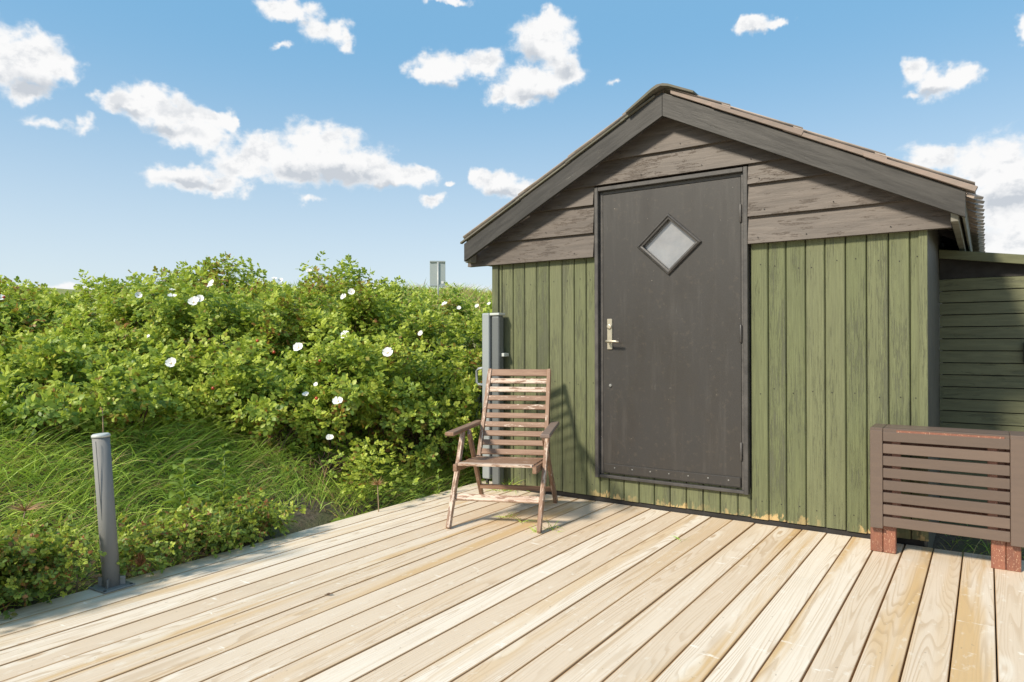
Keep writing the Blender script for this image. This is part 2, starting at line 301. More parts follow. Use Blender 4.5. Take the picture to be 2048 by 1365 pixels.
def glass_mat():
    m, n = mat('painted_sky_window_glass')
    n.put(n.b.inputs['Base Color'], n.mix(n.ss(n.noise(n.obj, 9, 4, .6), .3, .7), (.20, .205, .215), (.26, .26, .265)))  # pale mottled base paints in reflected sky; the coat adds real reflection
    n.put(n.b.inputs['Roughness'], .18); n.b.inputs['Coat Weight'].default_value = 1; n.b.inputs['Coat Roughness'].default_value = .02; n.b.inputs['Coat IOR'].default_value = 1.9
    return m
M['glass'] = glass_mat()

def ground_mat():
    m, n = mat('sandy_grown_soil')
    at = n.n('ShaderNodeNewGeometry').outputs['Position']
    a = n.noise(at, 2.2, 8, .65); b = n.noise(at, 38, 6, .7); far = n.noise(at, .35, 8, .65)
    d = n.vm('LENGTH', at, out=1)
    soil = n.mix(n.ss(b, .35, .65), (.16, .125, .09), (.085, .062, .042))
    gr = n.mix(n.ss(a, .35, .65), (.07, .095, .03), (.10, .10, .045))
    near = n.mix(n.ss(a, .42, .58), soil, gr)
    dune = n.mix(n.ss(far, .4, .62), (.20, .24, .06), (.34, .29, .12))
    dune = n.mix(n.ss(n.noise(n.mul(at, (1, 1, 3)), 3.5, 6, .7), .45, .7, 0, .6), dune, (.10, .14, .035))
    n.put(n.b.inputs['Base Color'], n.mix(n.ss(d, 8, 14), near, dune)); n.b.inputs['Roughness'].default_value = .95
    bump(n, n.m('ADD', b, n.m('MULTIPLY', a, .5)), .6, .03)
    return m
M['ground'] = ground_mat()

# ------------------------------------------------------------------ object helpers
def tag(o, label=None, cat=None, group=None, kind=None):
    for k, v in (('label', label), ('category', cat), ('group', group), ('kind', kind)):
        if v: o[k] = v
    return o
def empty(name, loc=(0, 0, 0), rz=0, parent=None):
    o = bpy.data.objects.new(name, None); C.objects.link(o); o.location = loc; o.rotation_euler = (0, 0, rz); o.empty_display_size = .1
    if parent: o.parent = parent
    return o
def link(name, me, m=None, parent=None, loc=None, rot=None):
    o = bpy.data.objects.new(name, me); C.objects.link(o)
    if m is not None and not me.materials: me.materials.append(M[m] if isinstance(m, str) else m)
    if parent: o.parent = parent
    if loc is not None: o.location = loc
    if rot is not None: o.rotation_euler = rot
    return o
def box_mesh(sx, sy, sz, bev=.003, name='piece', seg=1):
    bm = bmesh.new(); bmesh.ops.create_cube(bm, size=1)
    bmesh.ops.scale(bm, vec=(sx, sy, sz), verts=bm.verts)
    if bev: bmesh.ops.bevel(bm, geom=bm.edges[:], offset=bev, segments=seg, affect='EDGES', profile=.6)
    me = bpy.data.meshes.new(name); bm.to_mesh(me); bm.free(); return me
def box(name, x0, x1, y0, y1, z0, z1, m, parent=None, bev=.003):
    me = box_mesh(x1 - x0, y1 - y0, z1 - z0, bev, name)
    return link(name, me, m, parent, ((x0 + x1) / 2, (y0 + y1) / 2, (z0 + z1) / 2))
def bar(name, a, b, w, t, m, parent=None, up=(0, 0, 1), bev=.003):
    """square bar from a to b; grain along local X; w across, t towards 'up'"""
    a, b, up = Vector(a), Vector(b), Vector(up)
    d = (b - a); L = d.length; d.normalize(); s = up.cross(d).normalized(); u = d.cross(s)
    me = box_mesh(L, w, t, bev, name)
    o = link(name, me, m, parent); c = (a + b) / 2
    o.matrix_basis = Matrix(((d.x, s.x, u.x, c.x), (d.y, s.y, u.y, c.y), (d.z, s.z, u.z, c.z), (0, 0, 0, 1)))
    return o
def prism(name, pts, y0, y1, m, parent=None, bev=0, ybot=None, turn=0.0):
    """polygon in the XZ plane extruded along Y, mesh centred on its own middle; ybot tilts the front outwards at the bottom (lapped board)"""
    cx = sum(p[0] for p in pts) / len(pts); cz = sum(p[1] for p in pts) / len(pts)
    z0 = min(p[1] for p in pts); z1 = max(p[1] for p in pts)
    bm = bmesh.new()
    def yf(z): return y0 if ybot is None else y0 + (ybot - y0) * (z1 - z) / max(z1 - z0, 1e-6)
    f = [bm.verts.new((x - cx, yf(z) - y0, z - cz)) for x, z in pts]; b = [bm.verts.new((x - cx, y1 - y0, z - cz)) for x, z in pts]
    bm.faces.new(f); bm.faces.new(b[::-1])
    k = len(pts)
    for i in range(k): bm.faces.new((f[i], b[i], b[(i + 1) % k], f[(i + 1) % k]))
    bmesh.ops.recalc_face_normals(bm, faces=bm.faces)
    if bev: bmesh.ops.bevel(bm, geom=bm.edges[:], offset=bev, segments=1, affect='EDGES')
    if turn: bmesh.ops.transform(bm, matrix=Matrix.Rotation(-turn, 4, 'Y'), verts=bm.verts)     # grain follows the board
    me = bpy.data.meshes.new(name); bm.to_mesh(me); bm.free()
    return link(name, me, m, parent, (cx, y0, cz), (0, turn, 0))
def tube_mesh(pts, rad, seg=12, name='tube', caps=True):
    bm = bmesh.new(); rings = []
    for i, q in enumerate(pts):
        q = Vector(q); d = (Vector(pts[min(i + 1, len(pts) - 1)]) - Vector(pts[max(i - 1, 0)])).normalized()
        s = d.cross(Vector((0, 1, 0.01)) if abs(d.z) > .9 else Vector((0, 0, 1))).normalized(); u = s.cross(d)
        r = rad[i] if isinstance(rad, (list, tuple)) else rad
        rings.append([bm.verts.new(q + (s * math.cos(t) + u * math.sin(t)) * r) for t in [2 * math.pi * k / seg for k in range(seg)]])
    for a, b in zip(rings, rings[1:]):
        for k in range(seg): bm.faces.new((a[k], a[(k + 1) % seg], b[(k + 1) % seg], b[k]))
    if caps: bm.faces.new(rings[0][::-1]); bm.faces.new(rings[-1])
    bmesh.ops.recalc_face_normals(bm, faces=bm.faces)
    me = bpy.data.meshes.new(name); bm.to_mesh(me); bm.free()
    for pl in me.polygons: pl.use_smooth = len(pl.vertices) == 4
    return me
def np_mesh(name, verts, faces, tint=None, m=None, smooth=False):
    """faces: (n,3) int array"""
    me = bpy.data.meshes.new(name); nv = len(verts); nf = len(faces)
    me.vertices.add(nv); me.vertices.foreach_set('co', np.ascontiguousarray(verts, np.float32).ravel())
    me.loops.add(nf * 3); me.loops.foreach_set('vertex_index', np.ascontiguousarray(faces, np.int32).ravel())
    me.polygons.add(nf); me.polygons.foreach_set('loop_start', np.arange(nf, dtype=np.int32) * 3)
    me.polygons.foreach_set('loop_total', np.full(nf, 3, np.int32))
    if smooth: me.polygons.foreach_set('use_smooth', np.ones(nf, bool))
    me.update(calc_edges=True)
    if tint is not None:
        at = me.attributes.new('tint', 'FLOAT_VECTOR', 'POINT'); at.data.foreach_set('vector', np.ascontiguousarray(tint, np.float32).ravel())
    if m: me.materials.append(M[m])
    return me

# ------------------------------------------------------------------ terrain
def vnoise(x, y, f, seed=0):
    xi = np.floor(x * f); yi = np.floor(y * f); fx = x * f - xi; fy = y * f - yi
    fx = fx * fx * (3 - 2 * fx); fy = fy * fy * (3 - 2 * fy)
    def h(a, b):
        v = np.sin(a * 127.1 + b * 311.7 + seed * 74.7) * 43758.5453; return v - np.floor(v)
    return (h(xi, yi) * (1 - fx) + h(xi + 1, yi) * fx) * (1 - fy) + (h(xi, yi + 1) * (1 - fx) + h(xi + 1, yi + 1) * fx) * fy
def sstep(v, a, b):
    t = np.clip((v - a) / (b - a), 0, 1); return t * t * (3 - 2 * t)
EDGE = -3.22
def terrain(x, y):
    x = np.asarray(x, float); y = np.asarray(y, float)
    s = EDGE - .04 - x                                   # distance beyond the deck edge
    bank = -.13 + .13 * sstep(s, 0, .25) + .42 * sstep(s, .1, 1.3) + .35 * sstep(s, 1.0, 4.0)
    bank = np.where(s < 0, -.13, bank)
    back = sstep(y, 4.0, 7.5) * sstep(-x, 2.2, 4.2) * .10
    r = np.hypot(x, y); dune = sstep(r, 9, 31) * 2.25 * sstep(-x, 2, 12) - sstep(r, 36, 90) * 1.6 * sstep(-x, 2, 12)
    dune = dune * (1 - .10 * sstep(np.arctan2(x, y), -.70, -.60))
    n = (vnoise(x, y, .16, 2) - .5) * .5 * sstep(r, 9, 20) + (vnoise(x, y, 1.1) - .5) * .10 * sstep(s, .2, 1) + (vnoise(x, y, 5.0, 1) - .5) * .04 * sstep(s, .0, .3)
    return bank + back + dune + n
t = np.linspace(-1, 1, 320); gxs = np.sinh(t * 6.2) / math.sinh(6.2) * 600 - 3.3; gys = np.sinh(t * 6.2) / math.sinh(6.2) * 600 + 3.0
GX, GY = np.meshgrid(gxs, gys); GZ = terrain(GX, GY)
V = np.stack([GX, GY, GZ], -1).reshape(-1, 3); ni = 320
i = np.arange(ni - 1); a = (i[:, None] * ni + i[None, :]).ravel()
Fc = np.concatenate([np.stack([a, a + 1, a + ni + 1], -1), np.stack([a, a + ni + 1, a + ni], -1)])
ground = link('ground', np_mesh('ground', V, Fc, m='ground', smooth=True)); tag(ground, kind='structure')

# ------------------------------------------------------------------ deck
deck = empty('deck'); tag(deck, 'pale new pine terrace deck of long planks with dark gaps', None, None, 'structure')
xs = [-.739 + .127 * k for k in range(0, 26)]
left = [-.739 - .1306 * k for k in range(1, 20)]
lines = sorted(left + xs)
cache = {}
for k in range(len(lines) - 1):
    x0, x1 = lines[k], lines[k + 1]; wd = round(x1 - x0 - .0048, 4)
    yend = 4.195 if x0 > -3.03 else 4.34
    key = (wd, yend)
    if key not in cache: cache[key] = box_mesh(wd, yend + 3.0, .028, .004, 'plank', 2)
    link('plank', cache[key], 'deck', deck, ((x0 + x1) / 2, (yend - 3.0) / 2, -.014 + R.uniform(-.0012, .0012)), (R.uniform(-.0002, .0002), R.uniform(-.004, .004), R.uniform(-.0004, .0004)))
for yy in (-2.6, -1.9, -1.2, -.5, .2, .9, 1.6, 2.3, 3.0, 3.7, 4.12):
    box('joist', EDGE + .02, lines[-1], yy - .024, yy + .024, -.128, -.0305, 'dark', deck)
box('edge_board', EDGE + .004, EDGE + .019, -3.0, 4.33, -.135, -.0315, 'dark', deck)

# ------------------------------------------------------------------ the shed
FY = 4.2                       # front face of the siding
shed = empty('garden_shed', (-1.645, FY, 0)); SP = Vector((-1.645, FY, 0))
tag(shed, 'small green and brown wooden shed with a black door and low gable roof', 'shed')
def up(o):                      # children carry world coordinates: shift into the shed's frame
    o.location = Vector(o.location) - SP; return o
XL, XR = -3.032, -.254
ZT = 1.645
def roofz(x, dz=0): return 2.585 + dz - .515 * abs(x + 1.645)
BACK = 8.2
# walls
up(box('side_wall', XR - .05, XR - .004, FY + .022, BACK, -.10, 1.84, 'sidewall', shed))
up(box('side_wall', XL + .004, XL + .05, FY + .022, BACK, -.10, 1.84, 'green', shed))
up(prism('rear_wall', [(XL + .05, -.1), (XR - .05, -.1), (XR - .05, 1.80), (-1.645, 2.50), (XL + .05, 1.80)], BACK - .05, BACK, 'green', shed))
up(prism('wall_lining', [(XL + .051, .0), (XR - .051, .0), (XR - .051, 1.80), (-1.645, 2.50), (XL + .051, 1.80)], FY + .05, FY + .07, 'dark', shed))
up(box('sill_shade_strip', XL + .03, XR - .02, FY + .012, FY + .045, -.12, .045, 'dark', shed))  # black strip, paints the shade of the recess below the siding
# siding: measured joints
jl = [-3.032, -2.975, -2.951, -2.851, -2.751, -2.649, -2.545, -2.441, -2.344, -2.251, -2.150]
jr = [-1.155, -1.053, -.954, -.848, -.746, -.641, -.537, -.432, -.332, -.254]
jb = [-2.150, -2.082, -1.975, -1.868, -1.762, -1.656, -1.550, -1.444, -1.338, -1.232, -1.155]
sid = {}
def siding(x0, x1, z0, z1):
    wd, h = round(x1 - x0 - .004, 3), round(z1 - z0, 3)
    if (wd, h) not in sid:
        bm = bmesh.new(); ch = min(.006, wd * .2)          # front edges chamfered: a V joint
        prof = [(-wd / 2, .02), (-wd / 2, ch), (-wd / 2 + ch * .8, 0), (wd / 2 - ch * .8, 0), (wd / 2, ch), (wd / 2, .02)]
        lo = [bm.verts.new((a, b, -h / 2)) for a, b in prof]; hi = [bm.verts.new((a, b, h / 2)) for a, b in prof]
        bm.faces.new(lo); bm.faces.new(hi[::-1])
        for i in range(6): bm.faces.new((lo[i], hi[i], hi[(i + 1) % 6], lo[(i + 1) % 6]))
        bmesh.ops.recalc_face_normals(bm, faces=bm.faces)
        me = bpy.data.meshes.new('siding_board'); bm.to_mesh(me); bm.free(); sid[(wd, h)] = me
    o = link('siding_board', sid[(wd, h)], 'green', shed, ((x0 + x1) / 2, FY + R.uniform(0, .0015), (z0 + z1) / 2)); return up(o)
for jj, z1 in ((jl, 1.66), (jr, 1.66)):
    for a, b in zip(jj, jj[1:]): siding(a, b, .03 + R.uniform(-.004, .004), z1)
for a, b in zip(jb, jb[1:]): siding(a, b, .03 + R.uniform(-.004, .004), .20)
up(box('corner_board', XR - .038, XR + .002, FY - .008, FY - .0005, .03, 1.66, 'green', shed, .002))
up(box('corner_board', XL - .002, XL + .052, FY - .008, FY - .0005, .03, 1.66, 'green', shed, .002))
# strip of black backing behind the V joints
up(box('wall_lining', XL + .01, XR - .01, FY + .0215, FY + .0295, .05, 1.66, 'dark', shed, 0))
# gable: lapped boards, clipped by the roof
def clip(x0, x1, z0, z1):
    pts = [(x0, z0), (x1, z0)]
    def zr(x): return roofz(x, -.03)
    if zr(x1) < z1:
        if zr(x1) > z0: pts.append((x1, zr(x1)))
        xa = -1.645 + (2.585 - .03 - z1) / .515
        if xa > x0 and z1 < 2.555: pts.append((xa, z1))
    else: pts.append((x1, z1))
    if z1 >= 2.555 and x0 < -1.645 < x1: pts.append((-1.645, 2.555))
    if zr(x0) < z1:
        xb = -1.645 - (2.585 - .03 - z1) / .515
        if xb < x1 and z1 < 2.555: pts.append((xb, z1))
        if zr(x0) > z0: pts.append((x0, zr(x0)))
    else: pts.append((x0, z1))
    return pts
DL, DR = -2.176, -1.158
GB = FY - .012
for x0, x1, z0, z1 in ((-3.235, DL, 1.638, 1.816), (DR, -.146, 1.642, 1.818), (-3.10, DL, 1.800, 2.006), (DR, -.20, 1.802, 2.008), (-2.80, DL, 1.988, 2.13), (DR, -.50, 1.992, 2.132), (-2.45, -.84, 2.113, 2.285), (-2.26, -1.0, 2.268, 2.60)):
    up(prism('gable_board', clip(x0, x1, z0, z1), GB - .006, GB + .012, 'gable', shed, ybot=GB - .030))
def nails(pts, name='nail_heads'):
    bm = bmesh.new()
    for (x, y, z) in pts: bmesh.ops.create_circle(bm, cap_ends=True, segments=6, radius=.0036, matrix=Matrix.Translation((x - SP.x, y - SP.y, z)) @ Matrix.Rotation(math.radians(90), 4, 'X'))
    me = bpy.data.meshes.new(name); bm.to_mesh(me); bm.free(); o = link(name, me, 'dark', shed); o['kind'] = 'stuff'
npt = []
for x0, x1, z0 in ((-3.15, -2.2, 1.638), (-1.13, -.17, 1.642), (-2.9, -2.2, 1.800), (-1.13, -.3, 1.802), (-2.6, -2.2, 1.988), (-1.13, -.6, 1.992), (-2.3, -.95, 2.113), (-2.0, -1.2, 2.268)):
    x = x0 + .04
    while x < x1:
        npt.append((x + R.uniform(-.03, .03), GB - .0312, z0 + .028 + R.uniform(-.006, .006))); x += R.uniform(.28, .5)
for jj in (jl, jr):
    for a_, b_ in zip(jj[:-1], jj[1:]):
        for z in (.12, .78, 1.50):
            if b_ - a_ > .06: npt.append(((a_ + b_) / 2 + R.uniform(-.02, .02), FY - .0012, z + R.uniform(-.02, .02)))
nails(npt)
# barge boards (fascia) with their own depth
FF = 4.062
apx, al, ar = -1.645, -3.195, -.083
up(prism('barge_board', [(apx - .0008, 2.603), (al, 1.797), (al, 1.667), (apx - .0008, 2.458)], FF, FF + .028, 'fascia', shed, .0015, turn=-.478))
up(prism('barge_board', [(apx + .0008, 2.603), (apx + .0008, 2.458), (ar, 1.672), (ar, 1.800)], FF, FF + .028, 'fascia', shed, .0015, turn=.476))
# purlins and eave boards running back under the roof edge
for x0, x1, z0, z1 in ((-.146, -.112, 1.660, 1.745), (-.098, -.086, 1.676, 1.80), (-3.21, -3.16, 1.662, 1.73)):
    up(box('eave_board', x0, x1, FF + .034 if x1 < -.09 else FF + .03, BACK, z0, z1, 'bracket', shed))
for k in range(9):
    yy = FF + .35 + k * .45
    if yy < BACK:
        for sgn in (-1, 1):
            up(bar('rafter', (-1.645 + sgn * .03, yy, 2.515), (-1.645 + sgn * 1.5, yy, 2.515 - .515 * 1.47), .045, .09, 'dark', shed))
# roofing: corrugated fibre-cement courses, stepped where one laps the next
def course(xa, xb, lift, thin):
    per, amp = .13, .021; ny = int((BACK + .1 - FF) / per * 8)
    ys = np.linspace(FF + .012, BACK + .1, ny); tri = np.abs(((ys - FF) / per) % 1 * 2 - 1); zc = tri ** 1.3 * amp * 2
    vs = []; xs2 = [xa, xb]
    for dz in (0, -.006):
        for j, x in enumerate(xs2):
            zb = roofz(x, .038 + lift * j + dz)
            for y, c in zip(ys, zc): vs.append((x, y, zb + c))
    n = len(ys); F4 = []
    def q(a, b, c, d): F4.extend([(a, b, c), (a, c, d)])
    for i in range(n - 1):
        q(i, i + 1, n + i + 1, n + i); q(2 * n + i, 3 * n + i, 3 * n + i + 1, 2 * n + i + 1)
        q(i, 2 * n + i, 2 * n + i + 1, i + 1); q(n + i, n + i + 1, 3 * n + i + 1, 3 * n + i)
    q(0, n, 3 * n, 2 * n); q(n - 1, 3 * n - 1, 4 * n - 1, 2 * n - 1)
    vs = np.array(vs); vs -= np.array(SP)
    return link('roof_sheet', np_mesh('roof_sheet', vs, np.array(F4), m='rooftile'), None, shed)
rb = [-1.60, -1.231, -.833, -.429, -.044]; lb = [-1.69, -1.918, -2.319, -2.722, -3.215]
for a, b in zip(rb, rb[1:]): course(a - .05, b, .010, False)
for a, b in zip(lb, lb[1:]): course(a + .05, b, .010, True)
# row of thin eave tiles, each turned a little, giving the right eave its saw-tooth edge
et = box_mesh(.15, .128, .016, .002, 'eave_tile')
yy = FF + .085; k_ = 0
while yy < BACK:
    up(link('eave_tile', et, 'rooftile', shed, (-.094 + .004 * (k_ % 2), yy, roofz(-.094) + .020), (.10, .475, -.24))); yy += .132; k_ += 1
# verge pieces facing forward
for i, (a, b) in enumerate(zip(rb, rb[1:])):
    a2 = a - (.10 if i else -.015)
    z = lambda x: roofz(x)
    up(prism('verge_strip', [(a2, z(a2) + .024), (b, z(b) + .028), (b + .012, z(b) + .052), (a2, z(a2) + .046)], FF - .018 - .004 * (i % 2), FF + .010, 'roofpink', shed, .0015))
for i, (a, b) in enumerate(zip(lb, lb[1:])):
    a2 = a + (.03 if i else .0)
    up(prism('verge_strip', [(a2, roofz(a2) + .020), (a2, roofz(a2) + .030), (b - .004, roofz(b) + .034), (b - .004, roofz(b) + .022)], FF - .012 - .003 * (i % 2), FF + .012, 'ridge', shed))
cap = [(-1.870, 2.505), (-1.870, 2.517), (-1.70, 2.625), (-1.665, 2.642), (-1.625, 2.642), (-1.59, 2.632), (-1.432, 2.557), (-1.432, 2.545), (-1.59, 2.618), (-1.64, 2.630), (-1.69, 2.612)]
up(prism('ridge_cap', cap, FF - .045, BACK + .1, 'ridge', shed))
# door: one part, its own pieces under it
door = empty('door', (DL, FY, .17), parent=shed); door.location = Vector((DL, FY, .17)) - SP; DP = Vector((DL, FY, .17))
def dn(o): o.location = Vector(o.location) - DP; return o
T = 4.163
dn(box('door_frame', -2.168, -2.142, T, FY + .055, .165, 2.100, 'frame', door, .003))
dn(box('door_frame', -1.186, -1.160, T, FY + .055, .165, 2.100, 'frame', door, .003))
dn(box('door_frame', -2.1415, -1.1865, T, FY + .055, 2.072, 2.099, 'frame', door, .003))
dn(box('door_frame', -2.1415, -1.1865, T + .01, FY + .055, .166, .186, 'frame', door, .003))
LY = 4.188
dn(box('door_frame', -2.1415, -2.118, LY + .004, LY + .045, .187, 2.071, 'frame', door, .002))
dn(box('door_frame', -1.203, -1.1865, LY - .004, LY + .045, .187, 2.071, 'frame', door, .002))
dn(box('door_frame', -2.1175, -1.2035, LY + .004, LY + .045, 2.050, 2.0715, 'frame', door, .002))
# leaf with a diamond opening
def leaf():
    x0, x1, z0, z1 = -2.114, -1.206, .198, 2.046
    cx, cz, hx, hz = -1.655, 1.682, .178, .162
    bm = bmesh.new()
    def ring(y): return [bm.verts.new((x, y, z)) for x, z in ((x0, z0), (x1, z0), (x1, z1), (x0, z1))], [bm.verts.new((x, y, z)) for x, z in ((cx, cz - hz), (cx + hx, cz), (cx, cz + hz), (cx - hx, cz))]
    for y in (LY, LY + .040):
        o, q = ring(y); bm.faces.new((o[0], o[1], q[1], q[0])); bm.faces.new((o[1], o[2], q[2], q[1])); bm.faces.new((o[2], o[3], q[3], q[2])); bm.faces.new((o[3], o[0], q[0], q[3]))
        if y == LY: f = (o, q)
    for A, B in ((f[0], o), (f[1], q)):
        for i in range(4): bm.faces.new((A[i], A[(i + 1) % 4], B[(i + 1) % 4], B[i]))
    bmesh.ops.recalc_face_normals(bm, faces=bm.faces)
    bmesh.ops.translate(bm, verts=bm.verts, vec=-DP)
    me = bpy.data.meshes.new('door_leaf'); bm.to_mesh(me); bm.free(); return link('door_leaf', me, 'door', door)
leaf()
cx, cz = -1.655, 1.682
corners = [(cx, cz - .196), (cx + .215, cz), (cx, cz + .196), (cx - .215, cz)]
inner = [(cx, cz - .160), (cx + .176, cz), (cx, cz + .160), (cx - .176, cz)]
for i in range(4):
    j = (i + 1) % 4
    bm = bmesh.new()
    ca, cb, ia, ib = corners[i], corners[j], inner[i], inner[j]
    mid = lambda p, q, t: (p[0] * (1 - t) + q[0] * t, p[1] * (1 - t) + q[1] * t)
    rows = []
    for (P, yo) in ((ca, LY - .001), (mid(ca, ia, .12), LY - .014), (mid(ca, ia, .45), LY - .020), (mid(ca, ia, .62), LY - .012), (ia, LY - .010), (ia, LY + .022)): rows.append([P, yo])
    rows2 = [cb, mid(cb, ib, .12), mid(cb, ib, .45), mid(cb, ib, .62), ib, ib]
    va = [bm.verts.new((P[0], y, P[1])) for P, y in rows]; vb = [bm.verts.new((Q[0], rows[k][1], Q[1])) for k, Q in enumerate(rows2)]
    for k in range(5): bm.faces.new((va[k], vb[k], vb[k + 1], va[k + 1]))
    bmesh.ops.recalc_face_normals(bm, faces=bm.faces); bmesh.ops.translate(bm, verts=bm.verts, vec=-DP)
    me = bpy.data.meshes.new('window_moulding'); bm.to_mesh(me); bm.free(); link('window_moulding', me, 'frame', door)
gl = prism('window_pane', inner, LY + .022, LY + .028, 'glass', door); dn(gl)
# handle set
dn(box('handle_plate', -2.083, -2.046, LY - .010, LY - .0005, 1.018, 1.222, 'handle', door, .003))
def lever():
    me = tube_mesh([(-2.066, LY - .010, 1.072), (-2.066, LY - .050, 1.072), (-2.050, LY - .056, 1.072), (-2.000, LY - .057, 1.071), (-1.974, LY - .056, 1.069)], [.010, .010, .009, .008, .006], 10, 'handle_lever')
    return me
lv = link('handle_lever', lever(), 'handle', door); dn(lv)
cyl = link('lock_cylinder', tube_mesh([(-2.065, LY - .010, 1.170), (-2.065, LY - .018, 1.170), (-2.065, LY - .019, 1.170)], [.017, .0165, .010], 16), 'handle', door); dn(cyl)
sc = link('door_viewer', tube_mesh([(-2.062, LY, .780), (-2.062, LY - .006, .780), (-2.062, LY - .008, .780)], [.011, .010, .006], 12), 'post', door); dn(sc)
for z in (1.83, 1.115, .415):
    dn(link('hinge', tube_mesh([(-1.205, LY - .008, z - .055), (-1.205, LY - .008, z - .05), (-1.205, LY - .008, z + .05), (-1.205, LY - .008, z + .055)], [.004, .0085, .0085, .004], 10), 'frame', door))
dn(box('kick_strip', -2.112, -1.208, LY - .008, LY - .0005, .200, .262, 'door', door, .005))
for k in range(7):
    x = -2.03 + k * .125
    dn(link('strip_screw', tube_mesh([(x, LY - .008, .238), (x, LY - .0105, .238), (x, LY - .0110, .238)], [.005, .0045, .002], 8), 'post', door))

# ------------------------------------------------------------------ annex with lapped horizontal boards
AY = 5.342
annex = empty('tool_annex', (.4, AY, 0)); tag(annex, 'dark green lean-to of horizontal boards behind the folded table, right of the shed', 'lean-to'); AP = Vector((.4, AY, 0))
def an(o): o.location = Vector(o.location) - AP; return o
zz = 1.468; k = 0
while zz > -.2:
    z0 = zz - .0775
    an(prism('horizontal_board', [(-.2535, z0 + .006), (1.0, z0 + .006), (1.0, zz), (-.2535, zz)], AY - .004, AY + .018, 'green_dark', annex, ybot=AY - .010)); zz = z0
an(prism('top_board', [(-.2535, 1.472), (.98, 1.472), (-.2535, 1.645)], AY + .006, AY + .02, 'dark', annex))
an(prism('roof_edge_board', [(-.2535, 1.604), (1.08, 1.400), (1.08, 1.455), (-.2535, 1.659)], AY - .075, AY - .05, 'green_dark', annex, .002))
an(prism('lean_to_roof', [(-.2535, 1.640), (1.08, 1.436), (1.08, 1.460), (-.2535, 1.664)], AY - .0495, AY + 2.3, 'green_dark', annex))
an(box('side_wall', .98, 1.0, AY + .02, AY + 2.3, -.15, 1.42, 'green_dark', annex))
an(box('wall_lining', -.24, .97, AY + .0205, AY + .04, -.15, 1.468, 'dark', annex, 0))
an(box('door_pull', .186, .206, AY - .05, AY - .011, .93, 1.06, 'frame', annex, .004))

# ------------------------------------------------------------------ folded slatted table
TY = 3.93
tb = empty('folded_table', (-.17, TY + .1, 0)); TP = Vector((-.17, TY + .1, 0)); tag(tb, 'folded brown drop-leaf garden table with a hanging slatted leaf on red legs', 'table')
def tn(o): o.location = Vector(o.location) - TP; return o
tx = [-.490, -.432, .086, .148]
def sj(): return R.uniform(-.001, .001)
leaff = empty('table_leaf', (0, 0, 0), parent=tb)
tn(box('leaf_stile', tx[0], tx[1] - .0015, TY, TY + .020, .128, .620, 'tabletop', tb, .002))
tn(box('leaf_stile', tx[2] + .0015, tx[3], TY, TY + .020, .126, .620, 'tabletop', tb, .002))
bpy.data.objects.remove(leaff)
for k in range(8):
    z1 = .614 - k * .0608
    tn(box('leaf_slat', tx[1], tx[2], TY + .001 + sj(), TY + .019, z1 - .0475, z1, 'tabletop', tb, .002))
for x in (-.375, .02):
    tn(box('leaf_batten', x - .02, x + .02, TY + .0195, TY + .036, .15, .60, 'tableleg', tb))
# fixed middle of the table top: end boards and slats along it
for x0, x1 in ((tx[0], tx[1] - .001), (tx[2] + .001, tx[3])):
    tn(box('top_end_board', x0, x1, TY + .006, TY + .205, .610, .632, 'tabletop', tb, .002))
for k in range(4):
    y0 = TY + .006 + k * .0505
    tn(box('top_slat', tx[1], tx[2], y0, y0 + .047, .611, .6315, 'tabletop', tb, .002))
tn(box('raw_edge', tx[1] + .06, tx[2] - .02, TY + .002, TY + .0055, .6135, .624, 'tableleg', tb, .0005))
for x in (-.4945, -.436, .013, .0715):
    tn(box('leg', x, x + .056, TY + .037, TY + .082, 0, .606, 'tableleg', tb, .003))
for x in (-.47, .05):
    tn(box('leg', x, x + .05, TY + .155, TY + .20, 0, .606, 'tableleg', tb, .003))
for z in (.50, .20):
    tn(box('rail', -.42, .05, TY + .085, TY + .11, z, z + .07, 'tableleg', tb, .003))

# ------------------------------------------------------------------ armchair
ang = math.radians(23.589)
ch = empty('deck_armchair', (-2.31, 3.197, .0), ang); tag(ch, 'weathered red-brown slatted wooden folding armchair standing on the deck before the shed', 'armchair')
w_, d_ = .262, .812
AZ = .515
def cb(name, a, b, w, t, m, **k): return bar(name, a, b, w, t, m, ch, **k)
for sgn in (-1, 1):
    dd = d_ + (.04 if sgn < 0 else -.04)
    # front leg leans back, rear leg leans forward, both meet under the arm
    cb('leg', (sgn * w_, .0, .0), (sgn * (w_ + .004), .355, AZ), .024, .046, 'chair_worn')
    cb('leg', (sgn * (w_ - .0), dd, .0), (sgn * (w_ - .028), .375, AZ - .005), .022, .044, 'chair_red')
    cb('armrest', (sgn * .284, .10, AZ + .012), (sgn * .258, .775, AZ + .012), .058, .024, 'chair_red' if sgn < 0 else 'chair_arm', bev=.006)
    cb('seat_rail', (sgn * .232, .035, .343), (sgn * .232, .600, .300), .024, .042, 'chair_red' if sgn < 0 else 'chair')
    cb('back_stile', (sgn * .222, .560, .270), (sgn * .205, .868, .880), .026, .036, 'chair', up=(0, 1, 0))
for k in range(6):
    y = .045 + k * .083
    z = .362 - (y - .035) * .076
    cb('seat_slat', (-.218, y + .02, z), (.218, y + .02, z), .062 if k else .046, .014, 'chair_worn' if k == 0 else 'chair', bev=.002)
bd = (Vector((0, .868, .880)) - Vector((0, .560, .270))).normalized(); bn = Vector((0, -bd.z, bd.y))
tops = [0] + [.069 + .0628 * k for k in range(9)]
for k, s in enumerate(tops):
    q = Vector((0, .868, .880)) - bd * (s + (.019 if k else .026)) + bn * .004
    hw = .194 + .014 * (s / .6)
    cb('back_slat', (-hw, q.y, q.z), (hw, q.y, q.z), .036 if k else .049, .013, 'chair_worn' if k in (1, 2, 6) else ('chair_red' if k > 7 else 'chair'), up=bn, bev=.002)
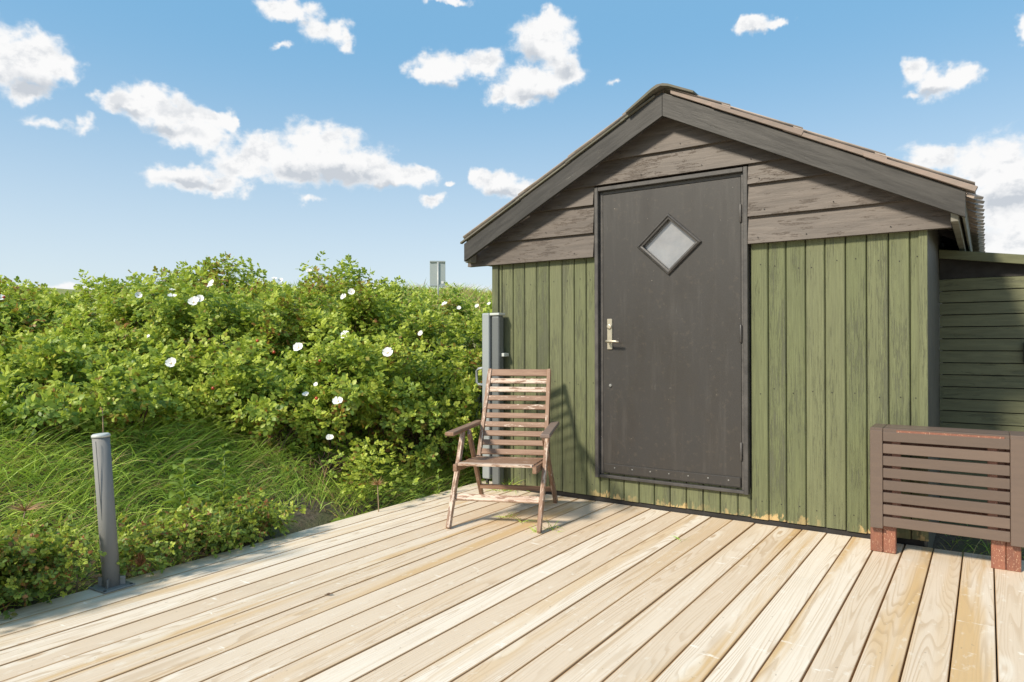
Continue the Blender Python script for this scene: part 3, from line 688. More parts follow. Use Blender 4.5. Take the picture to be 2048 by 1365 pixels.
cb('stretcher', (-.248, .118, .158), (.248, .118, .158), .018, .040, 'chair_worn', up=(0, .55, .83))
cb('stretcher', (-.246, .735, .098), (.246, .715, .098), .024, .030, 'chair_red')
for sgn in (-1, 1):
    for (y, z) in ((.352, AZ - .022), (.24, .335)):
        cb('bolt', (sgn * .262, y, z), (sgn * .279, y, z), .010, .010, 'post', bev=.003)

# ------------------------------------------------------------------ leaning metal post at the deck edge
pb = Vector((-3.165, 1.535, 0)); top = Vector((-.034, -.030, .665))
po = empty('metal_post', pb); tag(po, 'leaning grey metal post bolted to the deck edge among the low shrubs', 'post')
link('shaft', tube_mesh([(0, 0, .004), top * .5, top * .985], .0345, 24), 'post', po)
link('end_cap', tube_mesh([top * .9855, top * 1.0, top * 1.008], [.037, .037, .030], 24), 'cap', po)
link('base_plate', box_mesh(.135, .135, .008, .003), 'post', po, (0, 0, .004), (0, 0, .05))
for a in (45, 135, 225, 315):
    c, s_ = math.cos(math.radians(a)), math.sin(math.radians(a))
    link('gusset', box_mesh(.022, .004, .038, .001), 'post', po, (c * .044, s_ * .044, .027), (0, 0, math.radians(a)))
    link('bolt_hole', tube_mesh([(c * .078, s_ * .078, .0082), (c * .078, s_ * .078, .0094)], .007, 10), 'dark', po)
link('seam_groove', box_mesh(.003, .002, .62, .0005), 'cassette', po, top * .5 + Vector((.0185, -.0292, 0)), (math.atan2(.030, .665), -math.atan2(.034, .665), .56))

# ------------------------------------------------------------------ retractable screen posts at the shed corner
sc0 = empty('retractable_side_screen', (-2.985, 4.12, 0)); tag(sc0, 'rolled-up grey side screen of two upright profiles at the left shed corner', 'screen')
def rb_box(name, x0, x1, y0, y1, z0, z1, m, bev=.008):
    me = box_mesh(x1 - x0, y1 - y0, z1 - z0, bev, name, 3); o = link(name, me, m, sc0, ((x0 + x1) / 2 + 2.985, (y0 + y1) / 2 - 4.12, (z0 + z1) / 2)); return o
rb_box('pull_bar', -3.050, -2.985, 4.085, 4.135, .075, 1.282, 'profile', .012)
rb_box('cassette', -2.972, -2.905, 4.095, 4.165, .03, 1.262, 'cassette', .018)
rb_box('cassette_cap', -2.984, -2.900, 4.090, 4.170, 1.2625, 1.281, 'cap', .006)
rb_box('foot', -3.028, -3.010, 4.10, 4.12, 0, .0745, 'dark', .004)
rb_box('wall_bracket', -2.9045, -2.880, 4.125, 4.19, .965, .990, 'cap', .004)
link('grip', tube_mesh([(-.045, -.02, .885), (-.10, -.028, .875), (-.115, -.03, .86), (-.115, -.03, .775), (-.10, -.028, .762), (-.045, -.02, .755)], [.009] * 6, 12), 'profile', sc0)

# ------------------------------------------------------------------ road sign on the dune
gs = np.array([-.6447, .7590]) * 24
gz = float(terrain(gs[0], gs[1])) - .4
sg = empty('road_sign', (gs[0], gs[1], gz), math.radians(40)); tag(sg, 'back of a grey rectangular road sign on a pole beyond the hedge', 'road sign')
zt = 1.06 + .1180 * 24 - gz; zb = 1.06 + .0812 * 24 - gz
link('pole', tube_mesh([(0.02, .03, -.1), (0.02, .03, zt - .05)], .028, 12), 'signpost', sg)
for s_ in (-1, 1):
    link('sign_panel', box_mesh(.262, .02, zt - zb, .006), 'signback', sg, (s_ * .134, 0.06, (zt + zb) / 2), (0, 0, s_ * .05))
for z in (zt - .035, zb + .035):
    link('sign_rail', box_mesh(.53, .03, .05, .004), 'signback', sg, (0, .034, z))
link('sticker', box_mesh(.085, .003, .085, 0), 'white', sg, (.165, .040, zb + .14))

# ------------------------------------------------------------------ plants
def leaflet_tpl():
    v = np.array([(0, 0, 0), (0, 1, -.10), (-.30, .32, .06), (-.30, .70, .03), (.30, .32, .06), (.30, .70, .03), (0, .32, 0), (0, .68, 0)], float)
    f = np.array([(0, 4, 6), (0, 6, 2), (6, 4, 5), (6, 5, 7), (6, 7, 3), (6, 3, 2), (7, 5, 1), (7, 1, 3)])
    return v, f
LV, LF = leaflet_tpl()
def rot_from(y, z):
    """matrices whose columns are x,y,z with y along the leaf, z roughly its normal"""
    y = y / np.linalg.norm(y, axis=-1, keepdims=True); x = np.cross(y, z); x /= np.linalg.norm(x, axis=-1, keepdims=True) + 1e-9; z2 = np.cross(x, y)
    return np.stack([x, y, z2], -1)
def make_shoot(seed, leaves=7, leaflets=7, stem=.14, size=.041, rach=.085):
    r = np.random.default_rng(seed); pos = []; mt = []; sc = []; age = []
    for k in range(leaves):
        t = k / (leaves - 1); a = k * 2.4 + r.uniform(-.3, .3)
        base = np.array([0, 0, stem * (.15 + .85 * t)])
        tilt = 1.35 - .95 * t + r.uniform(-.2, .2)
        d = np.array([math.cos(a) * math.sin(tilt), math.sin(a) * math.sin(tilt), math.cos(tilt)])
        side = np.cross(d, [0, 0, 1.0]); side /= np.linalg.norm(side) + 1e-9; nrm = np.cross(side, d)
        L = rach * (1.0 - .35 * t) * r.uniform(.8, 1.15)
        for j in range(leaflets):
            s = (j + 1) // 2; u = 1 - s / ((leaflets + 1) / 2)
            p = base + d * L * (.25 + .75 * u) - np.array([0, 0, 1]) * L * .35 * u * u
            sg = 0 if j == 0 else (1 if j % 2 else -1)
            dl = d * (1 if j == 0 else .45) + side * sg * .9 + np.array([0, 0, -.15]) + r.normal(0, .12, 3)
            pos.append(p); mt.append((dl, nrm + r.normal(0, .28, 3))); sc.append(size * (1 - .12 * s) * (1.05 - .3 * t) * r.uniform(.85, 1.15)); age.append(1 - t)
    return np.array(pos), rot_from(np.array([m[0] for m in mt]), np.array([m[1] for m in mt])), np.array(sc), np.array(age)
def bake(shoots, P, Q, scl, tintbase, brown, r, lv=LV, lf=LF, jitter=.25):
    """instances of shoot prototypes at P with rotations Q -> one vertex array"""
    Vs, Fs, Ts = [], [], []; off = 0
    which = r.integers(0, len(shoots), len(P))
    for k, (pos, mt, sc, age) in enumerate(shoots):
        idx = np.where(which == k)[0]
        if not len(idx): continue
        lp = np.einsum('nij,mj->nmi', Q[idx], pos) * scl[idx, None, None] + P[idx, None, :]
        lm = np.einsum('nij,mjk->nmik', Q[idx], mt)
        ls = scl[idx, None] * sc[None]
        v = np.einsum('nmij,vj->nmvi', lm, lv) * ls[..., None, None] + lp[:, :, None, :]
        n, m_ = ls.shape; nv = len(lv)
        f = (np.arange(n * m_) * nv)[:, None, None] + lf[None]
        t = np.empty((n, m_, nv, 3)); t[..., 0] = np.clip(tintbase[idx, None, None] + (age[None, :, None] - .5) * .6 + r.normal(0, jitter * .5, (n, m_, 1)), 0, 1)
        br = np.clip(brown[idx, None, None] + r.uniform(0, 1, (n, m_, 1)) ** 1.0 * .9, 0, 1); t[..., 1] = br; t[..., 2] = r.uniform(0, 1, (n, m_, 1))
        Vs.append(v.reshape(-1, 3)); Fs.append(f.reshape(-1, 3) + off); Ts.append(t.reshape(-1, 3)); off += n * m_ * nv
    return np.concatenate(Vs), np.concatenate(Fs), np.concatenate(Ts)
def rand_dirs(n, r):
    v = r.normal(0, 1, (n, 3)); return v / np.linalg.norm(v, axis=1, keepdims=True)
def basis(ax, r):
    ax = ax / np.linalg.norm(ax, axis=1, keepdims=True); t = rand_dirs(len(ax), r); x = np.cross(ax, t); x /= np.linalg.norm(x, axis=1, keepdims=True); return np.stack([x, np.cross(ax, x), ax], -1)
def ribbons(P0, D, L, W_, droop, seg, r, tint, side=None):
    """blades: start P0, direction D, length L, width W_, bending down"""
    n = len(P0); s = np.linspace(0, 1, seg + 1)
    if side is None: side = np.cross(D, rand_dirs(n, r)); side /= np.linalg.norm(side, axis=1, keepdims=True) + 1e-9
    pts = P0[:, None] + D[:, None] * (L[:, None] * s)[..., None]; pts[..., 2] -= (droop[:, None] * L[:, None] * s ** 2)
    hor = D[:, :2] / (np.linalg.norm(D[:, :2], axis=1, keepdims=True) + 1e-9); pts[..., :2] += hor[:, None] * (droop[:, None] * L[:, None] * s ** 2 * .5)[..., None]
    wd = W_[:, None] * (1 - s ** 2) * .5 + .0002
    A = pts + side[:, None] * wd[..., None]; B = pts - side[:, None] * wd[..., None]
    v = np.stack([A, B], 2).reshape(n, -1, 3); k = (seg + 1) * 2
    f = []
    for j in range(seg): f += [(2 * j, 2 * j + 1, 2 * j + 3), (2 * j, 2 * j + 3, 2 * j + 2)]
    F_ = (np.arange(n) * k)[:, None, None] + np.array(f)[None]
    t = np.repeat(tint[:, None], k, 1)
    return v.reshape(-1, 3), F_.reshape(-1, 3), t.reshape(-1, 3)

big = [make_shoot(s) for s in range(8)]
small = [make_shoot(20 + s, 6, 7, .10, .021, .045) for s in range(6)]
CAMP = np.array([0, 0, CAM_H])
BUSH = []   # cx, cy, cz, rx, rz
def bush_at(u, v, tdist, r, zg=None):
    d = np.array(F) + (u - 1024) / 1394 * np.array(X) - (v - 682.5) / 1394 * np.array(U)
    p = CAMP + d * tdist; g0 = float(terrain(p[0], p[1]))
    ztop = max(p[2], g0 + .35); rz = (ztop - g0) * .56; return [p[0], p[1], ztop - rz, r, rz, g0]
# (column, top row, distance, radius) of each shrub of the thicket as it stands beyond the grass
ROWS = [
 # back row
 (-60, 585, 7.4, .75), (30, 610, 7.6, .62), (120, 614, 7.8, .62), (230, 602, 7.6, .60), (335, 572, 7.2, .58), (440, 570, 7.4, .55), (530, 594, 7.4, .5), (610, 573, 7.3, .52), (690, 571, 7.5, .50), (780, 604, 7.9, .5), (870, 622, 8.4, .5), (960, 634, 8.6, .5), (1040, 640, 9.0, .6),
 # middle row
 (-70, 620, 5.7, .60), (60, 640, 6.0, .58), (190, 630, 6.1, .58), (310, 610, 6.0, .55), (420, 600, 6.0, .55), (530, 620, 6.2, .55), (640, 610, 6.3, .52), (740, 632, 6.5, .50), (830, 652, 6.8, .50), (920, 660, 7.2, .46),
 # front row
 (-60, 700, 4.9, .50), (60, 715, 4.9, .46), (170, 725, 5.0, .42), (290, 735, 5.1, .42), (420, 730, 5.1, .44), (545, 735, 5.2, .44), (660, 725, 5.35, .45), (770, 705, 5.6, .44), (860, 730, 5.9, .40),
 # low outliers in the grass
 (40, 800, 4.2, .30), (140, 805, 4.25, .28), (235, 800, 4.4, .26), (560, 842, 4.95, .24), (830, 800, 5.5, .34), (645, 860, 4.8, .18),
]
look = {}
names_ = []
def rose_bush(i, spec):
    cx, cy, cz, rx, rz, g0 = spec; r = np.random.default_rng(100 + i)
    dist = math.hypot(cx, cy); toc = np.array([-cx, -cy, 0]) / dist
    # branches end in tufts: clusters over the shrub's outside, each a little dome of shoots
    nc = int(34 * (rx / .5) ** 2 * (rz / .5) ** .7); cdir = rand_dirs(nc * 3, r)
    cdir = cdir[(cdir @ toc > -.5) & (cdir[:, 2] > -.8)][:nc]; nc = len(cdir)
    crad = r.uniform(.62, 1.12, nc); crad[r.random(nc) < .25] *= .75
    CC = np.array([cx, cy, cz]) + cdir * np.array([rx, rx, rz]) * crad[:, None]
    per = 8; n = nc * per; dirs = np.repeat(cdir, per, 0); dd = rand_dirs(n, r); dd[:, 2] = np.abs(dd[:, 2]) * .8 - .1
    dd = dd + dirs * .5; dd /= np.linalg.norm(dd, axis=1, keepdims=True)
    cr = np.repeat(r.uniform(.07, .15, nc), per)
    P = np.repeat(CC, per, 0) + dd * (cr * r.uniform(.6, 1.15, n))[:, None]
    P[:, 2] = np.maximum(P[:, 2], terrain(P[:, 0], P[:, 1]) + .05)
    ax = dd * .8 + dirs * .3 + np.array([0, 0, .65]) + r.normal(0, .15, (n, 3))
    ctone = np.repeat(r.normal(0, .16, nc), per); cbr = np.repeat(r.random(nc), per)
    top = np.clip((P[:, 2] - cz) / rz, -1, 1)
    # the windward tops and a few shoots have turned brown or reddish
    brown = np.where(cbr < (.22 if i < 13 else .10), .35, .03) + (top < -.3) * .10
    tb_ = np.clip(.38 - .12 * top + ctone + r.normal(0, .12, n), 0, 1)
    scl = r.uniform(.62, 1.32, n) * (1.0 if i >= 13 else .95)
    v, f, t_ = bake(big, P, basis(ax, r), scl, tb_, brown, r, jitter=.45)
    o = empty('rose_bush', (cx, cy, g0))
    org = np.array([cx, cy, g0])
    fo = link('foliage', np_mesh('foliage', v - org, f, t_, 'rose'), None, o); fo['kind'] = 'stuff'
    # faded calyxes, buds and dry sprigs between the shoots
    kk = np.repeat(r.integers(0, nc, max(int(nc * .30), 6)), 9); m2 = len(kk); Ds = rand_dirs(m2, r) + cdir[kk] * .9 + np.array([0, 0, .5]); Ds /= np.linalg.norm(Ds, axis=1, keepdims=True)
    B0 = CC[kk] + cdir[kk] * .13 + r.normal(0, .006, (m2, 3)); a_, b_, c_ = ribbons(B0, Ds, r.uniform(.02, .05, m2), np.full(m2, .0045), r.uniform(0, .4, m2), 2, r, np.c_[r.uniform(0, .8, m2), np.full(m2, .2), r.uniform(0, .5, m2)])
    cal = link('dry_calyxes', np_mesh('dry_calyxes', a_ - org, b_, c_, 'calyx'), None, o); cal['kind'] = 'stuff'
    # stems from the root to the shoots
    ns = 46; k = r.integers(0, n, ns); root = np.array([cx, cy, g0]) + np.c_[r.normal(0, rx * .35, (ns, 2)), np.zeros(ns)]
    D = P[k] - root; L = np.linalg.norm(D, axis=1); D /= L[:, None]
    tt = np.c_[r.uniform(.2, 1, ns), np.zeros(ns), np.zeros(ns)]
    sv = []; sf = []; off = 0
    for q in range(ns):
        a = root[q]; b = P[k[q]]; mid_ = (a + b) / 2 + np.array([0, 0, .06]) + r.normal(0, .04, 3); ring = []
        for pt, rr in ((a, .006), (mid_, .0045), (b, .0025)):
            for an_ in (0, 2.09, 4.19): sv.append(pt + np.array([math.cos(an_), math.sin(an_), 0]) * rr)
        for s in (0, 3):
            for e in range(3):
                a0, a1 = off + s + e, off + s + (e + 1) % 3; sf += [(a0, a1, a1 + 3), (a0, a1 + 3, a0 + 3)]
        off += 9
    st = link('stems', np_mesh('stems', np.array(sv) - org, np.array(sf), None, 'twig'), None, o); st['kind'] = 'stuff'
    look[i] = (P, o, org)
    return o
for i, s in enumerate(ROWS):
    spec = bush_at(*s); BUSH.append(spec); o = rose_bush(i, spec)
    row = 'back' if i < 13 else 'middle' if i < 23 else 'front' if i < 32 else 'low'; j = i if i < 13 else i - 13 if i < 23 else i - 23 if i < 32 else i - 32; tot = 13 if i < 13 else 10 if i < 23 else 9 if i < 32 else 6
    ordn = ['leftmost', 'second from left', 'third from left', 'fourth from left', 'fifth from left', 'sixth from left', 'seventh from left', 'eighth from left', 'ninth from left', 'tenth from left', 'eleventh from left', 'twelfth from left', 'rightmost'][j if j < tot - 1 else 12]
    rd = {'back': 'in the back row against the sky', 'middle': 'in the middle row of the thicket', 'front': 'in the front row above the grass', 'low': 'of the small outliers standing in the grass'}[row]
    tag(o, 'leafy green rose bush, %s %s' % (ordn, rd), 'bush', 'rose bushes of the thicket')
# dark inner mass of old leaves and twigs that keeps light out of the thicket
# (flowers sit on the shrub whose shoot is nearest the sight line)
PET = []
def flower_mesh(seed):
    r = np.random.default_rng(seed); vs = []; fs = []
    for k in range(5):
        a = k * 2 * math.pi / 5 + r.uniform(-.15, .15); c, s = math.cos(a), math.sin(a); o = len(vs)
        lift = r.uniform(.2, .5)
        for (rr, ww, z) in ((.002, 0, 0), (.016, .014, .010 * lift + .002), (.030, .022, .030 * lift + .004), (.037, .014, .040 * lift + .003)):
            for e in (-1, 0, 1): vs.append((c * rr - s * ww * e, s * rr + c * ww * e, z + abs(e) * .004 + .006 * lift))
        for q in range(3):
            for e in range(2):
                a0 = o + q * 3 + e; fs += [(a0, a0 + 1, a0 + 4), (a0, a0 + 4, a0 + 3)]
    o = len(vs); vs.append((0, 0, .009)); n0 = len(vs)
    for k in range(8): vs.append((math.cos(k * .785) * .005, math.sin(k * .785) * .005, .006))
    for k in range(8): fs.append((o, n0 + k, n0 + (k + 1) % 8))
    v = np.array(vs); t_ = np.zeros_like(v); me = np_mesh('rose_flower', v, np.array(fs), t_, 'petal', True)
    me.materials.append(M['stamen']); mi = np.zeros(len(fs), np.int32); mi[-8:] = 1; me.polygons.foreach_set('material_index', mi); return me
FM = [flower_mesh(s) for s in range(4)]
FL_ = [(345, 595, 1.0), (388, 606, 1.3), (401, 599, 1.0), (277, 592, .8), (345, 582, .7), (343, 728, 1.1), (598, 697, 1.15), (776, 707, 1.2), (549, 560, 1.0), (561, 562, .8), (618, 543, .9), (703, 585, .9), (689, 595, .9), (748, 575, .9), (890, 610, 1.1), (918, 617, .8), (955, 613, .7), (978, 609, .7),
       (692, 672, 1.1), (842, 668, .8), (677, 805, 1.1), (611, 791, .7), (660, 877, .8), (296, 675, .6), (2, 597, .9), (425, 568, .9), (420, 574, .7), (632, 770, .5)]
allP = np.concatenate([look[i][0] for i in look]); own = np.concatenate([np.full(len(look[i][0]), i) for i in look])
dAll = allP - CAMP; dist_ = np.linalg.norm(dAll, axis=1); dirA = dAll / dist_[:, None]
for q, (u, v, s) in enumerate(FL_):
    d = np.array(F) + (u - 1024) / 1394 * np.array(X) - (v - 682.5) / 1394 * np.array(U); d /= np.linalg.norm(d)
    angd = np.arccos(np.clip(dirA @ d, -1, 1)); near = angd < .03
    if not near.any(): near = angd < .08
    j = np.where(near)[0][np.argmin(dist_[near])]; i = own[j]
    p_ = CAMP + d * (dist_[j] - .13)
    o = link('rose_flower', FM[q % 4], None, look[i][1], Vector(p_ - look[i][2]))
    n_ = Vector((-d[0] * .6 + R.uniform(-.5, .5), -d[1] * .6 - .3 + R.uniform(-.4, .4), R.uniform(.4, 1.1))).normalized()
    o.rotation_euler = n_.to_track_quat('Z', 'Y').to_euler(); o.scale = (s * .84,) * 3
hipm = tube_mesh([(0, 0, -.012), (0, 0, -.008), (0, 0, 0), (0, 0, .009), (0, 0, .012)], [.002, .009, .0125, .007, .003], 10)
for q, (u, v) in enumerate(((426, 777), (8, 595), (515, 682), (548, 705), (633, 797), (640, 722))):
    d = np.array(F) + (u - 1024) / 1394 * np.array(X) - (v - 682.5) / 1394 * np.array(U); d /= np.linalg.norm(d)
    angd = np.arccos(np.clip(dirA @ d, -1, 1)); j = np.where(angd < .04)[0]; j = j[np.argmin(dist_[j])]
    link('rosehip', hipm, 'hip', look[own[j]][1], Vector(CAMP + d * (dist_[j] - .12) - look[own[j]][2]))

# low burnet-like rose shrubs creeping over the deck edge
LOW = [(20, 1155, 2.78, .20, .11), (100, 1118, 2.92, .20, .12), (145, 1140, 2.9, .15, .08), (292, 1115, 3.25, .19, .12), (395, 1082, 3.5, .21, .13), (475, 1055, 3.75, .19, .12), (322, 1125, 3.15, .10, .05), (522, 1068, 3.82, .12, .08), (5, 1195, 2.84, .18, .08), (-50, 1130, 2.65, .24, .14)]
ordn = ['broad low rose shrub at the lower left corner of the picture', 'low rose shrub with brown tips left of the metal post', 'small low rose shrub spilling over the deck edge, just left of the post foot', 'low rose shrub immediately right of the metal post',
        'bronze-tipped low rose shrub, second to the right of the post', 'low rose shrub in front of the broad-leaved weed, third right of the post', 'small sprig of low rose lying on the deck right of the post', 'last low rose shrub before the bare soil patch',
        'lowest dark rose sprig overhanging the deck at the bottom left', 'low rose shrub at the extreme left above the deck corner']
for i, (u, v, td, rx, rz) in enumerate(LOW):
    r = np.random.default_rng(500 + i)
    d = np.array(F) + (u - 1024) / 1394 * np.array(X) - (v - 682.5) / 1394 * np.array(U); p_ = CAMP + d * td; cx, cy, cz = p_[0], p_[1], max(p_[2] - rz * .5, .03)
    n = int(210 * (rx / .3) ** 2); dirs = rand_dirs(n, r); dirs[:, 2] = np.abs(dirs[:, 2]) * 1.0 - .25
    P = np.array([cx, cy, cz]) + dirs * np.array([rx, rx, rz]) * (r.uniform(.55, 1.0, n) * (1 + .2 * np.sin(dirs[:, 0] * 9 + i)))[:, None]
    onb = P[:, 0] > EDGE - .03; P[:, 2] = np.maximum(P[:, 2], np.where(onb, .02, terrain(P[:, 0], P[:, 1]) + .02))
    P = P[~(P[:, 0] > EDGE + .03 + .10 * vnoise(P[:, 1], P[:, 1] * 0, 5.0, 8)) & ~((np.abs(P[:, 1] - 1.50) < .12) & (P[:, 0] > EDGE - .03))]; n = len(P)
    ax = (P - np.array([cx, cy, cz])) * 2 + np.array([0, 0, .55]) + r.normal(0, .3, (n, 3))
    topm = P[:, 2] > cz + rz * .35
    v_, f_, t_ = bake(small, P, basis(ax, r), r.uniform(.85, 1.45, n), np.clip(.50 + r.normal(0, .28, n), 0, 1), np.where(topm & (r.random(n) < .42), .40, .05), r)
    o = empty('low_rose_shrub', (cx, cy, 0)); tag(o, ordn[i], 'shrub', 'low rose shrubs along the deck edge')
    org = np.array([cx, cy, 0]); fo = link('foliage', np_mesh('foliage', v_ - org, f_, t_, 'lowrose'), None, o); fo['kind'] = 'stuff'
    # reddish dry flower sprays standing among the leaves
    k = r.integers(0, n, 26); P0 = np.repeat(P[k], 5, 0); D = rand_dirs(len(P0), r) * .5 + np.array([0, 0, 1]); D /= np.linalg.norm(D, axis=1, keepdims=True); m_ = len(P0)
    a_, b_, c_ = ribbons(P0, D, r.uniform(.03, .075, m_), np.full(m_, .004), r.uniform(0, .3, m_), 2, r, np.c_[r.uniform(.6, 1, m_), np.full(m_, .95), r.uniform(.4, 1, m_)])
    sp = link('dry_sprays', np_mesh('dry_sprays', a_ - org, b_, c_, 'dry'), None, o); sp['kind'] = 'stuff'

# tall grass on the bank
def grass(name, n, area, hmin, hmax, width, label, mt='grass', lean=.5, keep=None, brown=.12, seed=1, seg=4):
    r = np.random.default_rng(seed); x = r.uniform(area[0], area[1], n); y = r.uniform(area[2], area[3], n)
    if keep is not None:
        k = keep(x, y, r); x, y = x[k], y[k]
    n = len(x); P0 = np.c_[x, y, terrain(x, y) - .01]
    # tufts lean together
    a = vnoise(x, y, 1.6, 9) * 12 + r.normal(0, 1.9, n); ln = lean * (.4 + vnoise(x, y, 2.3, 5)) + r.uniform(0, .25, n)
    D = np.c_[np.cos(a) * ln, np.sin(a) * ln, np.ones(n)]; D /= np.linalg.norm(D, axis=1, keepdims=True)
    L = r.uniform(hmin, hmax, n) * (.7 + .6 * vnoise(x, y, 1.1, 4))
    tint = np.c_[np.clip(vnoise(x, y, 1.3, 6) * .9 + r.normal(0, .2, n), 0, 1), np.where(r.random(n) < brown, .95, .3), r.uniform(0, .4, n)]
    v, f, t_ = ribbons(P0, D, L, r.uniform(.6, 1.3, n) * width, r.uniform(.15, .75, n), seg, r, tint)
    o = link(name, np_mesh(name, v, f, t_, mt)); tag(o, label, 'grass', None, 'stuff'); return o
def bare(x, y, r):     # grass thins out at the soil patch by the deck
    s = EDGE - x; patch = np.exp(-((y - 2.72) / .50) ** 2) * np.exp(-(s / .42) ** 2)
    low = np.exp(-((y - 1.6) / .9) ** 2) * np.exp(-(s / .4) ** 2)
    return (s > .05) & (r.random(len(x)) > patch * 1.5) & (r.random(len(x)) > low * .8) & ~((x > -3.06) & (y > 4.15))
grass('tall_grass', 40000, (-5.4, EDGE, .2, 5.2), .16, .42, .0045, 'long drooping green grass on the bank between deck and thicket', keep=bare, lean=.7, seed=1)
grass('dry_grass', 5000, (-4.6, EDGE, .5, 4.8), .12, .34, .003, 'scattered straw-coloured blades among the green bank grass', keep=bare, brown=.9, lean=.9, seed=2)
grass('corner_grass', 2600, (-3.9, -3.03, 4.2, 6.5), .18, .45, .0045, 'grass growing between the thicket and the left shed corner', lean=.7, seed=3)
grass('dune_grass', 22000, (-26, -10, 12, 30), .3, .75, .030, 'yellowish grass covering the distant dune', brown=.45, lean=.5, seed=4, seg=2)
grass('verge_grass', 1200, (-.2, 1.6, 4.25, 5.3), .04, .14, .004, 'short grass in shade between deck and green lean-to', brown=.2, seed=6)

# small leafy shoots of young roses and herbs coming up through the grass, in patches
r = np.random.default_rng(77); n = 2600; x = r.uniform(-5.0, EDGE - .05, n); y = r.uniform(.4, 4.9, n)
k = (vnoise(x, y, 1.5, 21) > .56) & bare(x, y, r); x, y = x[k], y[k]; n = len(x)
P = np.c_[x, y, terrain(x, y) + r.uniform(.05, .24, n)]
ax = np.c_[r.normal(0, .35, (n, 2)), np.ones(n)]
v, f, t_ = bake(small, P, basis(ax, r), r.uniform(.8, 1.8, n), np.clip(vnoise(x, y, 2.2, 3) * .6 + r.normal(0, .15, n), 0, 1), np.where(r.random(n) < .12, .3, 0), r)
o = link('leafy_undergrowth', np_mesh('leafy_undergrowth', v, f, t_, 'rose')); tag(o, 'patches of small leafy shoots coming up through the bank grass', 'undergrowth', None, 'stuff')

def tuft(name, x, y, z, n, L, label, seed, spread=.03, mt='grass', cat='grass tuft', brown=.3, group=None):
    r = np.random.default_rng(seed); P0 = np.c_[r.normal(0, spread, (n, 2)), np.zeros(n)]
    D = np.c_[r.normal(0, .7, (n, 2)), np.ones(n)]; D /= np.linalg.norm(D, axis=1, keepdims=True)
    tint = np.c_[r.uniform(0, .9, n), np.where(r.random(n) < brown, .95, .2), r.uniform(0, .3, n)]
    v, f, t_ = ribbons(P0, D, r.uniform(.4, 1, n) * L, np.full(n, .0035), r.uniform(.2, .8, n), 4, r, tint)
    o = link(name, np_mesh(name, v, f, t_, mt), None, None, (x, y, z)); tag(o, label, cat, group); return o
G_ = 'grass tufts in the deck gaps'
tuft('grass_tuft', -2.095, 3.33, -.01, 34, .10, 'thin grass tuft growing at the right front foot of the armchair', 1, .018, group=G_)
tuft('grass_tuft', -2.06, 3.42, -.01, 22, .12, 'sparse grass tuft right behind the armchair front right foot', 2, .025, group=G_)
tuft('grass_tuft', -2.42, 3.50, -.01, 26, .11, 'grass tuft in the gap under the armchair seat, left one', 3, .02, group=G_)
tuft('grass_tuft', -2.28, 3.45, -.01, 16, .13, 'grass tuft in the gap under the armchair seat, right one', 4, .012, group=G_)
tuft('grass_tuft', -1.36, 3.62, -.01, 12, .075, 'tiny grass tuft in a gap in front of the door', 5, .008, group=G_)
tuft('grass_tuft', -2.86, 4.13, 0, 60, .20, 'green grass clump between side screen and shed wall', 6, .035, brown=.1)

# broad-leaved weeds
def weed(name, x, y, leaves, L, W_, label, seed, cat='weed', mt='weed', rise=.5, jag=True, stem=0.0, tint0=.2):
    r = np.random.default_rng(seed); z0 = float(terrain(x, y)); o = empty(name, (x, y, z0)); tag(o, label, cat)
    for k in range(leaves):
        a = k * 2.4 + r.uniform(-.3, .3); t = k / max(leaves - 1, 1); h = stem * t; l = L * r.uniform(.75, 1.15) * (1 - .35 * t)
        n = 9; vs = []; fs = []
        for q in range(n):
            s = q / (n - 1); w = W_ * math.sin(math.pi * min(s * .86 + .08, 1)) ** .8 * (1 - .3 * t)
            if jag: w *= (1.0 if q % 2 else .68)
            px = l * s * math.cos(rise * .9); pz = h + l * (math.sin(rise) * s - .75 * s * s * .8) + .02
            for e, dz in ((-1, .018), (0, 0), (1, .018)): vs.append((px, e * w, pz + dz * (w / W_) + r.uniform(-.002, .002)))
        for q in range(n - 1):
            for e in range(2):
                i0 = q * 3 + e; fs += [(i0, i0 + 1, i0 + 4), (i0, i0 + 4, i0 + 3)]
        v = np.array(vs); tt = np.tile([[np.clip(tint0 + r.normal(0, .15), 0, 1), .3, .2]], (len(v), 1))
        link('leaf', np_mesh('leaf', v, np.array(fs), tt, mt, True), None, o, (0, 0, 0), (0, 0, a))
    if stem: link('stem', tube_mesh([(0, 0, 0), (.005, .01, stem * .5), (.0, .012, stem)], [.005, .004, .002], 6), 'weed_stem' if 'weed_stem' in M else 'twig', o)
    return o
M['weed_stem'] = plain_mat('green_stem', (.16, .22, .06), (.12, .17, .05), .6)
def gp(u, v, td):
    d = np.array(F) + (u - 1024) / 1394 * np.array(X) - (v - 682.5) / 1394 * np.array(U); p_ = CAMP + d * td; return p_[0], p_[1]
weed('sow_thistle', *gp(700, 985, 4.35), 10, .25, .050, 'pale green jagged-leaved weed on the bank above the bare soil', 1, rise=.9)
weed('dandelion', *gp(790, 1000, 4.3), 8, .15, .018, 'flat dandelion-like rosette by the deck edge below the withered flower', 2, rise=.35)
weed('dandelion', *gp(830, 990, 4.5), 7, .12, .016, 'small leafy rosette touching the deck edge, nearest the armchair', 3, rise=.3)
weed('broadleaf_weed', *gp(365, 960, 3.75), 20, .15, .036, 'bushy pale weed with broad oval leaves right of the metal post', 4, jag=False, stem=.36, rise=.8, tint0=.15)
weed('broadleaf_weed', *gp(400, 985, 3.7), 10, .11, .042, 'round-leaved weed low behind the bronze-tipped shrub', 5, jag=False, stem=.24, rise=.7, tint0=.05)
weed('leafy_seedling', *gp(445, 930, 4.1), 14, .10, .024, 'upright light green seedling sprouting among the bank grass', 6, jag=False, stem=.34, rise=.9, tint0=.05)
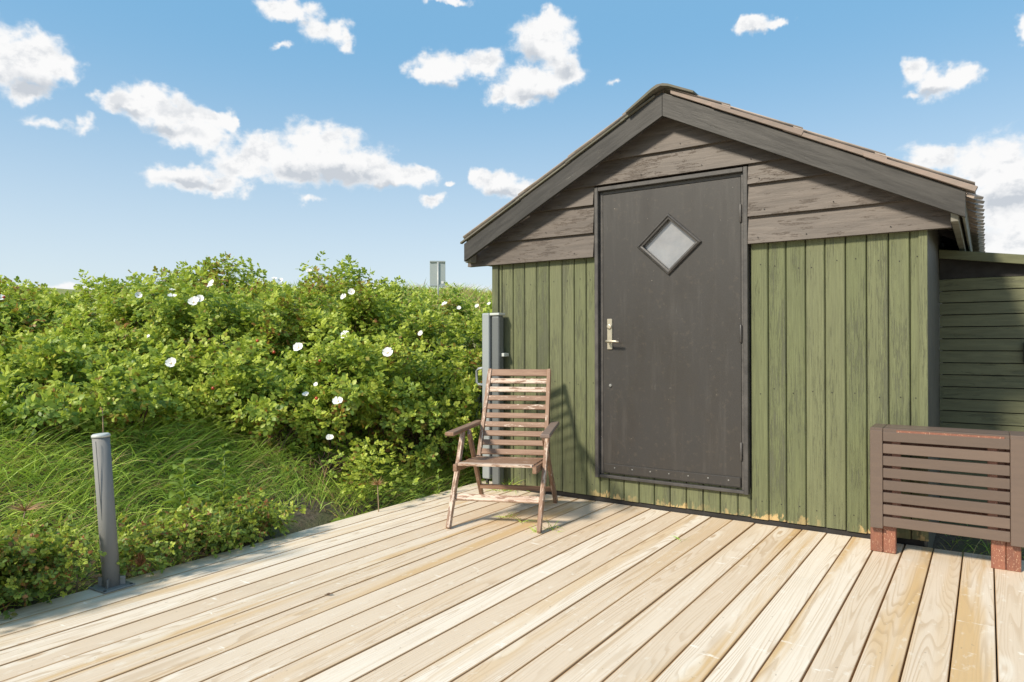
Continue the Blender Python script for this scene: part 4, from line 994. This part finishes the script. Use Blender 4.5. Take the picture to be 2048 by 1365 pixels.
weed('leafy_seedling', *gp(875, 925, 4.9), 12, .09, .02, 'yellow-green seedling in the grass left of the armchair arm', 7, jag=False, stem=.26, rise=.9, tint0=.0)
weed('leafy_seedling', *gp(860, 985, 4.65), 7, .05, .012, 'small yellow-green sprout at the deck edge left of the armchair', 8, jag=False, stem=.05, rise=.8, tint0=.0)

def dry_plant(name, x, y, H_, heads, label, seed, spread=.06, cat='seed head', lean=(0, 0)):
    r = np.random.default_rng(seed); z0 = float(terrain(x, y)); o = empty(name, (x, y, z0)); tag(o, label, cat)
    tip = Vector((lean[0], lean[1], H_)); link('stalk', tube_mesh([(0, 0, 0), tip * .5 + Vector((.01, 0, 0)), tip], [.004, .0035, .0025], 6), M['drystalk'], o)
    n = heads; D = np.c_[r.normal(0, .8, (n, 2)), r.uniform(.1, 1, n)]; D /= np.linalg.norm(D, axis=1, keepdims=True)
    v, f, t_ = ribbons(np.tile(np.array(tip), (n, 1)), D, r.uniform(.5, 1, n) * spread, np.full(n, .004), r.uniform(-.1, .3, n), 3, r, np.c_[r.uniform(.2, 1, n), np.full(n, .95), r.uniform(0, .7, n)])
    link('umbel', np_mesh('umbel', v, f, t_, 'dry'), None, o); return o
M['drystalk'] = plain_mat('straw_stalk', (.36, .27, .17), (.28, .19, .12), .8)
dry_plant('umbel_seed_head', *gp(10, 1060, 3.0), .33, 40, 'dry branching umbel seed head at the far left above the grass', 1, .10, lean=(.07, .05))
dry_plant('withered_flower', *gp(755, 960, 4.4), .30, 70, 'withered straw-coloured flower head above the dandelion rosette', 2, .075)
dry_plant('red_stalk', *gp(205, 860, 4.0), .32, 10, 'single thin reddish dry stalk rising behind the metal post', 3, .03, cat='stalk')
dry_plant('dock_seed_head', *gp(152, 1060, 3.05), .30, 50, 'rust-red seed head standing left of the metal post', 4, .07)
dry_plant('dock_seed_head', *gp(50, 1120, 2.85), .26, 50, 'rust-brown seed head low at the left picture edge', 5, .07)
# a fallen leaf on the deck
fl = np_mesh('fallen_leaf', np.array([(0, 0, 0), (.02, .008, .006), (.04, 0, .002), (.02, -.008, .005), (.02, 0, .001)]), np.array([(0, 1, 4), (1, 2, 4), (2, 3, 4), (3, 0, 4)]), None, 'twig')
o = link('fallen_leaf', fl, None, None, (-2.31, 1.98, .004), (0, 0, .7)); tag(o, 'small curled brown leaf lying on the open deck planks', 'leaf')
